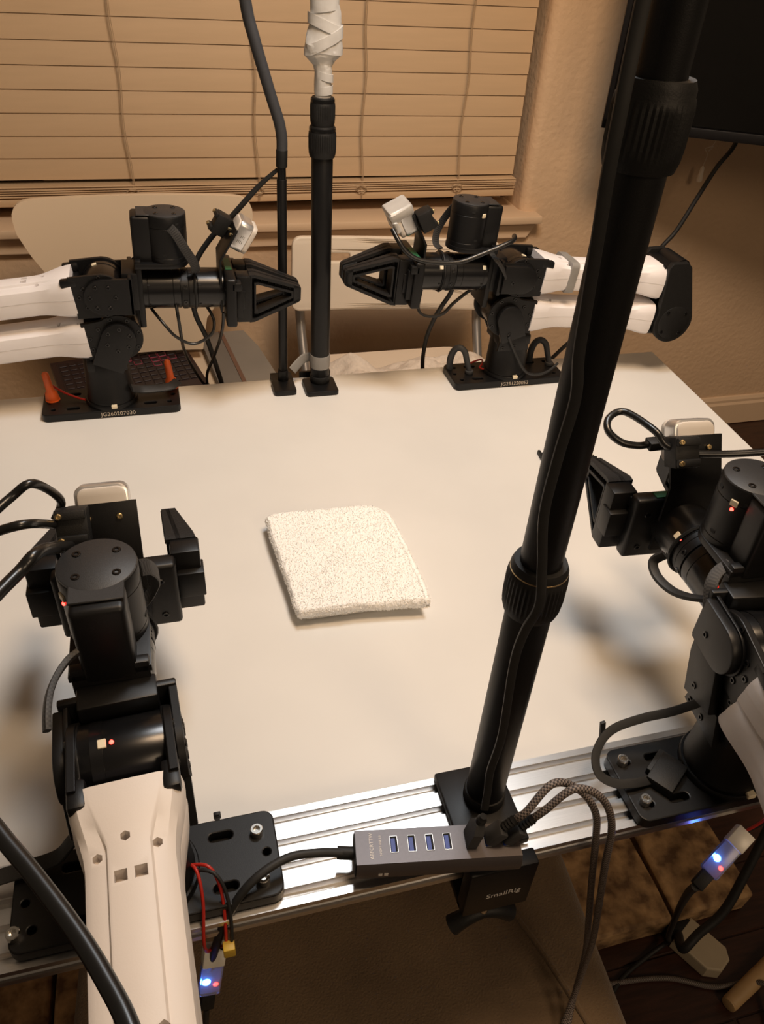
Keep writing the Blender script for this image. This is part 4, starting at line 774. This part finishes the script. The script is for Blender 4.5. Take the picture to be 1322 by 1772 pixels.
# ---- cables of the far arms
def cable(name, pts, r, m, label, seg=10, flat=None, cat='cable', group=None, step=6):
    o = MB().tube(pts, r, seg, flat=flat, step=step).build(name, m); lab(o, label, cat, group); return o
cable('motor_cable', [(-0.024, 1.098, 0.158), (-0.018, 1.090, 0.150), (-0.005, 1.074, 0.136), (0.009, 1.070, 0.119), (0.032, 1.070, 0.107), (0.057, 1.075, 0.117), (0.064, 1.082, 0.132), (0.060, 1.090, 0.146), (0.052, 1.098, 0.157)], 0.0022, 'cable_black', 'thin black cable loop under the wrist of the far left arm')
cable('motor_cable', [(0.013, 1.078, 0.166), (0.014, 1.070, 0.150), (0.015, 1.072, 0.13), (0.016, 1.09, 0.105), (0.018, 1.12, 0.075), (0.026, 1.153, 0.034), (0.042, 1.17, -0.01), (0.07, 1.20, -0.08), (0.05, 1.25, -0.3)], 0.0024, 'cable_black', 'black cable dropping from the wrist behind the far left base plate')
cable('motor_cable', [(0.079, 1.094, 0.142), (0.077, 1.100, 0.118), (0.072, 1.12, 0.085), (0.063, 1.153, 0.041), (0.050, 1.17, -0.005), (0.06, 1.20, -0.08), (0.09, 1.25, -0.3)], 0.0024, 'cable_black', 'black cable hanging from the closed gripper of the far left arm')
cable('loose_cable', [(-0.02, 1.30, -0.20), (0.02, 1.27, -0.14), (0.045, 1.24, -0.10), (0.028, 1.22, -0.085), (0.012, 1.23, -0.10), (0.03, 1.25, -0.13), (0.07, 1.27, -0.17), (0.12, 1.32, -0.30)], 0.0026, 'cable_black', 'tangled black cable below the table edge in front of the laptop')
cable('ribbon_cable', [(-0.064, 1.075, 0.040), (-0.050, 1.083, 0.032), (-0.030, 1.086, 0.030), (-0.008, 1.090, 0.030), (0.003, 1.106, 0.029)], 0.004, 'cable_matte', 'flat black ribbon cable on the base plate of the far left arm', 10, (0.014, 0.004, Vector((0, 1, 0.3))))
cable('power_wire', [(-0.180, 1.122, 0.014), (-0.184, 1.124, 0.030), (-0.172, 1.115, 0.026), (-0.160, 1.108, 0.021), (-0.144, 1.100, 0.0165), (-0.133, 1.094, 0.0155)], 0.0017, 'wire_red', 'red wire draped past the orange grip on the far left base plate')
cable('camera_cable', [(0.322, 1.075, 0.262), (0.328, 1.062, 0.250), (0.340, 1.052, 0.235), (0.364, 1.046, 0.225), (0.413, 1.044, 0.222), (0.456, 1.046, 0.234), (0.497, 1.050, 0.248), (0.507, 1.066, 0.250)], 0.0036, 'cable_black', 'black camera cable sagging along the wrist of the far right arm')
cable('motor_cable', [(0.380, 1.094, 0.163), (0.377, 1.091, 0.148), (0.376, 1.090, 0.135), (0.382, 1.088, 0.125), (0.398, 1.086, 0.121), (0.417, 1.086, 0.125), (0.431, 1.086, 0.140), (0.450, 1.090, 0.153), (0.462, 1.092, 0.160), (0.468, 1.094, 0.168)], 0.0035, 'cable_matte', 'flat black cable looping under the wrist of the far right arm', 10, (0.008, 0.004, Vector((0, 1, 0))))
cable('motor_cable', [(0.431, 1.091, 0.168), (0.426, 1.092, 0.152), (0.418, 1.10, 0.130), (0.415, 1.12, 0.099), (0.414, 1.142, 0.059), (0.418, 1.162, 0.014), (0.423, 1.172, -0.018), (0.44, 1.20, -0.1), (0.46, 1.22, -0.3)], 0.0036, 'cable_matte', 'black cable falling from the far right wrist over the table edge')
cable('sensor_cable', [(0.518, 1.048, 0.095), (0.530, 1.050, 0.073), (0.556, 1.050, 0.034), (0.580, 1.055, 0.021), (0.606, 1.063, 0.020), (0.631, 1.078, 0.026)], 0.0022, 'cable_matte', 'thin black cable curving over the base plate of the far right arm')
cable('power_wire', [(0.486, 1.118, 0.016), (0.508, 1.120, 0.021), (0.505, 1.106, 0.020), (0.499, 1.100, 0.0165), (0.511, 1.090, 0.0165)], 0.0016, 'wire_red', 'red wire curled beside the column of the far right arm')
cable('supply_cable', [(0.735, 1.165, 0.075), (0.701, 1.152, 0.040), (0.666, 1.150, 0.004), (0.64, 1.155, -0.04), (0.62, 1.18, -0.2)], 0.0035, 'cable_matte', 'black cable passing behind the far right base plate')
# tape patch round the forearm of the far right arm
tpz = MB(); tpz.loft([[(x, y, z) for y, z in rrect(-0.0295 - dy, 0.0295 + dy, -0.0240, 0.0245, 0.007)] for x, dy in ((0.197, 0), (0.203, 0.0006), (0.210, 0.0002))])
tpz.build('forearm_tape', 'tape_dark', BRA['root'], BRA['F'] @ T((0.0, 0, 0.062)))
# ---- cables of the near arms
def wrist_point(arm, p): return arm['root'].matrix_world @ (arm['KB'] @ Vector(p)) if False else Vector(arm['root'].location) + (arm['KB'] @ Vector(p))
a0 = wrist_point(FLA, (-0.012, 0.013, 0.002)); a1 = wrist_point(FLA, (-0.012, 0.003, -0.016))
cable('camera_cable', [wrist_point(FLA, (0.004, 0.016, 0.004)), a0 + Vector((0.004, 0.018, 0.010)), (-0.107, 0.499, 0.285), (-0.122, 0.492, 0.28), (-0.140, 0.470, 0.275), (-0.147, 0.452, 0.273), (-0.128, 0.458, 0.277), (-0.108, 0.460, 0.279), a0], 0.0034, 'cable_black', 'glossy black cable looped from the camera of the nearest arm')
cable('camera_cable', [a1 + Vector((0.0, 0.006, 0)), a1, (-0.096, 0.421, 0.286), (-0.108, 0.402, 0.286), (-0.124, 0.376, 0.285), (-0.15, 0.33, 0.28), (-0.19, 0.26, 0.27)], 0.0042, 'cable_black', 'black cable leading left from the camera clamp of the nearest arm')
cable('thick_cable', [(-0.135, 0.285, 0.325), (-0.105, 0.224, 0.322), (-0.090, 0.200, 0.320), (-0.076, 0.180, 0.319), (-0.060, 0.155, 0.319), (-0.049, 0.135, 0.320), (-0.040, 0.115, 0.322), (-0.034, 0.09, 0.325)], 0.0037, 'cable_black', 'thick glossy black cable crossing the white forearm in the foreground', 14)
cable('flat_cable', [(-0.104, 0.350, 0.075), (-0.116, 0.349, 0.060), (-0.127, 0.348, 0.047), (-0.146, 0.348, 0.041), (-0.172, 0.347, 0.037), (-0.21, 0.345, 0.035)], 0.004, 'cable_matte', 'flat black cable on the left end of the nearest base plate', 10, (0.013, 0.003, Vector((0, 1, 0.2))))
cable('woven_cable', [(-0.084, 0.388, 0.222), (-0.090, 0.382, 0.222), (-0.096, 0.370, 0.222), (-0.0995, 0.356, 0.222), (-0.1005, 0.342, 0.220), (-0.1005, 0.332, 0.216)], 0.004, 'strap_weave', 'woven black cable sleeve bowed out left of the nearest wrist', 10, (0.008, 0.0045, Vector((0.6, 0, 0.8))))
cable('power_wire', [(-0.034, 0.322, 0.046), (-0.026, 0.308, 0.058), (-0.024, 0.293, 0.040), (-0.027, 0.279, 0.010), (-0.026, 0.280, -0.012), (-0.0215, 0.289, -0.026)], 0.0013, 'wire_red', 'red wire from the nearest base plate down to the adapter, left of the pair')
cable('power_wire', [(-0.034, 0.318, 0.050), (-0.017, 0.309, 0.058), (-0.010, 0.296, 0.040), (-0.011, 0.279, 0.002), (-0.014, 0.282, -0.014), (-0.0195, 0.289, -0.026)], 0.0013, 'wire_red', 'red wire arching out right of the nearest base plate to the adapter')
cable('power_wire', [(-0.036, 0.316, 0.048), (-0.014, 0.304, 0.057), (-0.006, 0.292, 0.036), (-0.007, 0.277, 0.000), (-0.012, 0.280, -0.016), (-0.0185, 0.289, -0.026)], 0.0014, 'cable_matte', 'black wire arching out right of the nearest base plate to the adapter')
b0 = wrist_point(FRA, (-0.012, 0.013, 0.002))
def cam_point(arm, p): return Vector(arm['root'].location) + (arm['KC'] @ Vector(p))
lc_ = empty('camera_cable', cam_point(FRA, (-0.004, 0.022, 0.0))); lab(lc_, 'glossy black cable loop beside the camera of the front right arm', 'cable')
q0 = cam_point(FRA, (-0.004, 0.0225, 0.0)); q1 = cam_point(FRA, (-0.004, 0.044, -0.001)); ax_ = (q1 - q0).normalized()
MB().box(0, 0.020, -0.0062, 0.0062, -0.0045, 0.0045, 0.0015).build('plug', 'black_plastic', lc_, frame(q0 - lc_.location, ax_, (0, 0, 1)))
MB().tube(rel([q0 + ax_ * 0.019, q0 + ax_ * 0.030, q0 + ax_ * 0.046 + Vector((0, 0.003, 0.004)), q0 + ax_ * 0.056 + Vector((0, 0.012, 0.012)), q0 + ax_ * 0.050 + Vector((0, 0.024, 0.018)), q0 + ax_ * 0.034 + Vector((0, 0.026, 0.021)), b0 + Vector((-0.010, 0.016, 0.012)), b0 + Vector((-0.002, 0.004, 0.003)), wrist_point(FRA, (-0.012, -0.009, 0.0))], lc_), 0.0034, 12).build('cord', 'cable_black', lc_)
cable('camera_cable', [wrist_point(FRA, (-0.014, -0.008, -0.002)), wrist_point(FRA, (-0.016, -0.018, -0.003)), wrist_point(FRA, (-0.020, -0.045, -0.004)), wrist_point(FRA, (-0.030, -0.085, -0.004)), wrist_point(FRA, (-0.045, -0.13, -0.01))], 0.0034, 'cable_black', 'black cable running right from the camera clamp of the front right arm')
cable('ribbon_cable', [(0.400, 0.331, 0.112), (0.388, 0.344, 0.085), (0.363, 0.350, 0.074), (0.334, 0.348, 0.068), (0.317, 0.337, 0.058), (0.314, 0.323, 0.048), (0.326, 0.314, 0.042), (0.345, 0.311, 0.040), (0.362, 0.312, 0.038)], 0.004, 'cable_matte', 'flat black ribbon cable looping out over the front right base plate', 10, (0.008, 0.0022, Vector((0, 0.4, 1))))
cable('woven_cable', [(0.404, 0.437, 0.185), (0.397, 0.440, 0.175), (0.396, 0.428, 0.168), (0.400, 0.408, 0.168), (0.405, 0.388, 0.178), (0.414, 0.372, 0.19)], 0.004, 'cable_matte', 'black cable bowed out below the wrist of the front right arm', 10, (0.009, 0.0045, Vector((0, 0, 1))))
m = MB(); m.box(-0.018, 0.016, -0.012, 0.012, 0.0, 0.010, 0.001); m.box(-0.008, 0.02, -0.006, 0.016, 0.0, 0.007, 0.001)
cc = m.build('cable_connector', 'black_plastic', None, T((0.379, 0.314, RZ + 0.0128)) @ Matrix.Rotation(R(35), 4, 'Z')); lab(cc, 'black cable connector block on the front right base plate', 'connector')
# ---- transparent USB adapters with lights
def adapter(p0, p1, label, up):
    p0 = Vector(p0); p1 = Vector(p1); L = (p1 - p0).length; e = empty('usb_adapter', p0); lab(e, label, 'usb adapter', 'clear USB adapters')
    M = frame((0, 0, 0), p1 - p0, up)
    MB().box(0, L, -0.0085, 0.0085, -0.005, 0.005, 0.002, 2).build('case', 'clear_plastic', e, M)
    MB().box(0.003, L - 0.002, -0.0068, 0.0068, -0.0008, 0.0008).build('circuit_board', 'print_dark', e, M)
    MB().box(0.0, L * 0.36, -0.0088, 0.0088, -0.0055, 0.0055, 0.001).build('wire_block', 'bag_white', e, M)
    MB().lathe([(0, 0), (0.0022, 0.0003), (0.0016, 0.0018), (0, 0.0022)], 10).build('status_light', 'led_blue', e, M @ T((L * 0.70, -0.0035, 0.0009)) @ Matrix.Scale(1.5, 4))
    MB().lathe([(0, 0), (0.0015, 0.0003), (0.001, 0.0014), (0, 0.0018)], 10).build('status_light', 'led_red_small', e, M @ T((L * 0.78, 0.0040, 0.0009)) @ Matrix.Scale(1.4, 4))
    MB().box(L - 0.001, L + 0.016, -0.0055, 0.0055, -0.004, 0.004, 0.001).build('micro_plug', 'black_plastic', e, M)
    return e
adapter((-0.0205, 0.2890, -0.027), (-0.0300, 0.2745, -0.070), 'clear adapter with blue and red lights hanging below the nearest base plate', (0.1, -0.9, 0.4))
adapter((0.4620, 0.2780, -0.028), (0.4180, 0.2600, -0.052), 'clear adapter with blue and red lights under the front right base plate', (-0.2, -0.5, 0.85))
m = MB(); m.box(-0.0045, 0.0045, -0.004, 0.004, -0.006, 0.006, 0.001); yc = m.build('power_connector', 'wire_yellow', None, T((-0.0095, 0.2745, -0.004))); lab(yc, 'small yellow plug on the wires beside the hanging adapter', 'connector')
cable('adapter_cable', [(-0.0335, 0.2690, -0.087), (-0.037, 0.268, -0.12), (-0.046, 0.277, -0.19), (-0.05, 0.29, -0.284)], 0.0026, 'cable_matte', 'black cable leading down from the hanging adapter')
cable('power_wire', [(0.480, 0.276, 0.034), (0.474, 0.274, 0.010), (0.470, 0.276, -0.012), (0.4625, 0.2783, -0.027)], 0.0014, 'wire_red', 'red wire from the front right arm to its adapter')
cable('power_wire', [(0.484, 0.276, 0.034), (0.478, 0.273, 0.010), (0.473, 0.275, -0.012), (0.464, 0.2778, -0.028)], 0.0014, 'cable_matte', 'black wire from the front right arm to its adapter')
# ---- odds and ends on the table
e = empty('clip_tray', (0.545, 0.845, 0.0004)); lab(e, 'small black tray with a clear packet behind the front pole', 'tray')
m = MB(); m.box(-0.044, 0.040, -0.012, -0.009, 0, 0.006, 0.0006); m.box(-0.044, -0.040, -0.012, 0.012, 0, 0.006, 0.0006); m.box(-0.044, 0.040, -0.012, 0.012, 0, 0.0015, 0.0003); m.build('tray', 'black_plastic', e, Matrix.Rotation(R(-6), 4, 'Z'))
m = MB(); m.box(0.008, 0.038, -0.006, 0.016, 0.0018, 0.0055, 0.0015); m.build('packet', 'bag_white', e, Matrix.Rotation(R(-2), 4, 'Z'))
m = MB(); m.box(-0.002, 0.002, -0.0015, 0.0015, 0, 0.024, 0.0005); m.box(-0.003, 0.003, -0.0025, 0.0025, 0.017, 0.022, 0.0008); z_ = m.build('zip_tie', 'black_plastic', None, T((-0.0075, 0.375, 0.0004)) @ Matrix.Rotation(R(8), 4, 'X')); lab(z_, 'black zip tie end standing up behind the rail by the nearest base plate', 'zip tie')
m = MB(); m.box(-0.0025, 0.0025, -0.0015, 0.0015, 0, 0.052, 0.0005); z_ = m.build('zip_tie', 'black_plastic', None, T((0.352, 0.3685, 0.0004)) @ Matrix.Rotation(R(-12), 4, 'Y')); lab(z_, 'black zip tie end behind the rail under the ribbon cable', 'zip tie')
cp = empty('cup', (-0.213, 0.402, 0.0004)); lab(cp, 'pale grey metal cup at the left edge behind the rail', 'cup')
MB().lathe([(0.024, 0), (0.0265, 0.003), (0.029, 0.08), (0.030, 0.085), (0.0285, 0.085), (0.027, 0.08), (0.0245, 0.006), (0.0, 0.006)], 40).build('body', 'cup_grey', cp)
MB().tube([(-0.028, 0, 0.07), (-0.044, 0, 0.066), (-0.048, 0, 0.045), (-0.042, 0, 0.024), (-0.027, 0, 0.018)], 0.003, 10).build('handle', 'cup_grey', cp)

# ================================================================== BELOW THE TABLE
# low stone hearth along the floor, laid of separate stones
hz = -0.690
he = empty('stone_hearth', (0.0, 0.62, FLOOR)); lab(he, 'low mottled brown stone hearth on the floor under the table', 'hearth')
rs = random.Random(11)
def stone(x0, x1, y0, y1, zt, m_):
    b = bmesh.new(); bmesh.ops.create_cube(b, size=1.0); bmesh.ops.scale(b, vec=(x1 - x0, y1 - y0, zt - FLOOR), verts=b.verts); bmesh.ops.translate(b, vec=((x0 + x1) / 2, (y0 + y1) / 2 - 0.62, (zt - FLOOR) / 2), verts=b.verts)
    bmesh.ops.subdivide_edges(b, edges=b.edges[:], cuts=3, use_grid_fill=True)
    for v in b.verts:
        s = 0.0045 if v.co.z > 0.01 else 0.0
        v.co += Vector((mnoise.noise(v.co * 9 + Vector((x0, 0, 0))), mnoise.noise(v.co * 9 + Vector((5, x0, 0))), mnoise.noise(v.co * 9 + Vector((0, 9, x0))))) * s
    me = bpy.data.meshes.new('stone'); b.to_mesh(me); b.free(); o = link('stone', me, m_, he); md = o.modifiers.new('bevel', 'BEVEL'); md.width = 0.006; md.segments = 2; md.limit_method = 'ANGLE'
xs = [-1.0, -0.62, -0.28, 0.03, 0.36, 0.712, 0.868]
for i, (a, b_) in enumerate(zip(xs, xs[1:])):
    stone(a + 0.004, b_ - 0.004, 0.447 + 0.004 * (i % 2), 0.70, hz + 0.003 * (i % 3), 'stone' if i % 2 == 0 else 'stone')
# suede ottoman pushed under the front edge
ot = empty('ottoman', (0.10, 0.20, FLOOR)); lab(ot, 'brown suede ottoman with piping pushed under the front of the table', 'ottoman')
def soft_box(hx, hy, h, r, n=34):
    S = []
    for z, k in [(h - 0.17, 0.0)] + [(h - r, 0.0)] + [(h - r + r * math.sin(R(a)), 1 - math.cos(R(a))) for a in (15, 30, 45, 60, 75, 90)]:
        S.append([(x, y, z) for x, y in rrect(-hx + r * k, hx - r * k, -hy + r * k, hy - r * k, 0.06 - 0.02 * k, 8)])
    O = S[-1]
    for k in (0.92, 0.8, 0.66, 0.5, 0.34, 0.18, 0.04): S.append([(x * k, y * k, h + 0.012 * (1 - k * k)) for x, y, z in O])
    m = MB()
    S = [[(x + 0.006 * mnoise.noise(Vector((x * 6, y * 6, z * 5))), y + 0.006 * mnoise.noise(Vector((x * 6 + 4, y * 6, z * 5))), z + (0.006 * mnoise.noise(Vector((x * 8, y * 8, 2))) + 0.004 * mnoise.noise(Vector((x * 22, y * 9, 2))) if z > 0.1 else 0)) for x, y, z in s] for s in S]
    return m.loft(S)
OT = -0.297 - FLOOR
soft_box(0.292, 0.330, OT, 0.030).build('cushion', 'suede', ot, Matrix.Rotation(R(-4), 4, 'Z'), ang=60)
pp = [(0.168, 0.30, OT + 0.001), (0.186, 0.235, OT + 0.003), (0.200, 0.19, OT + 0.004), (0.222, 0.13, OT + 0.005), (0.240, 0.06, OT + 0.004), (0.250, 0.0, OT + 0.003), (0.255, -0.12, OT + 0.001)]
MB().tube(pp, 0.0035, 8).build('piping', 'suede', ot)
for x, y in ((-0.2, -0.22), (0.2, -0.22), (-0.2, 0.18), (0.2, 0.18)): MB().cyl((x, y, 0), (x, y, OT - 0.16), 0.02, seg=16).build('foot', 'floor_wood', ot)
bpy.data.objects['cushion'].location.z = 0.0
# things on the floor to the right
pa = empty('power_adapter', (0.742, 0.402, FLOOR + 0.001)); lab(pa, 'off-white power adapter on the dark floor in front of the stone', 'power adapter')
Mp = Matrix.Rotation(R(-62), 4, 'Z')
me = plate_mesh([(-0.040, -0.028), (0.022, -0.028), (0.040, -0.012), (0.040, 0.014), (0.026, 0.028), (-0.040, 0.028)], [], 0.030, 0.003); me.transform(T((0, 0, 0.015))); link('body', me, 'adapter_white', pa, Mp)
MB().box(-0.058, -0.036, -0.022, 0.022, 0.002, 0.030, 0.002).build('black_end', 'black_plastic', pa, Mp)
FZ = FLOOR + 0.001
cable('power_cable', [(0.86, 0.50, -0.42), (0.79, 0.44, -0.56), (0.755, 0.415, -0.62), (0.715, 0.405, -0.655), (0.69, 0.398, -0.68), (0.712, 0.430, -0.712)], 0.0075, 'cable_matte', 'thick black cable running down into the power adapter', 12)
cable('usb_cable', [(0.4045, 0.2545, -0.059), (0.44, 0.28, -0.14), (0.52, 0.33, -0.32), (0.60, 0.375, -0.52), (0.665, 0.412, -0.66), (0.69, 0.425, -0.715), (0.66, 0.420, -0.733), (0.60, 0.40, -0.734), (0.56, 0.375, -0.734), (0.53, 0.34, -0.734), (0.47, 0.31, -0.734)], 0.0040, 'cable_matte', 'black cable dropping from the front right adapter to the floor', 10)
cable('floor_cable', [(0.47, 0.33, FZ + 0.004), (0.53, 0.389, FZ + 0.005), (0.58, 0.393, FZ + 0.005), (0.667, 0.380, FZ + 0.005), (0.735, 0.350, FZ + 0.005), (0.790, 0.340, FZ + 0.016), (0.810, 0.322, FZ + 0.030), (0.798, 0.296, FZ + 0.012), (0.78, 0.265, FZ + 0.005)], 0.0042, 'braid', 'grey braided cable snaking over the floor past the wooden leg', 12)
dw = empty('wooden_leg', (0.742, 0.320, FLOOR + 0.0135)); lab(dw, 'pale round wooden leg lying on the floor at the right edge', 'wooden leg')
d = Vector((0.115, 0.040, 0.0)).normalized(); MB().cyl((0, 0, 0), d * 0.34, 0.0125, 0.016, seg=28, bev=0.002).build('shaft', 'dowel', dw)
MB().cyl(-d * 0.003, d * 0.002, 0.0118, seg=24, bev=0.001).build('end_cap', 'dowel', dw)
cable('loose_cable', [(-0.205, 0.318, -0.029), (-0.212, 0.30, -0.12), (-0.225, 0.30, -0.30), (-0.24, 0.32, -0.55), (-0.25, 0.34, -0.733)], 0.0035, 'cable_matte', 'black cable hanging below the rail at the lower left corner')
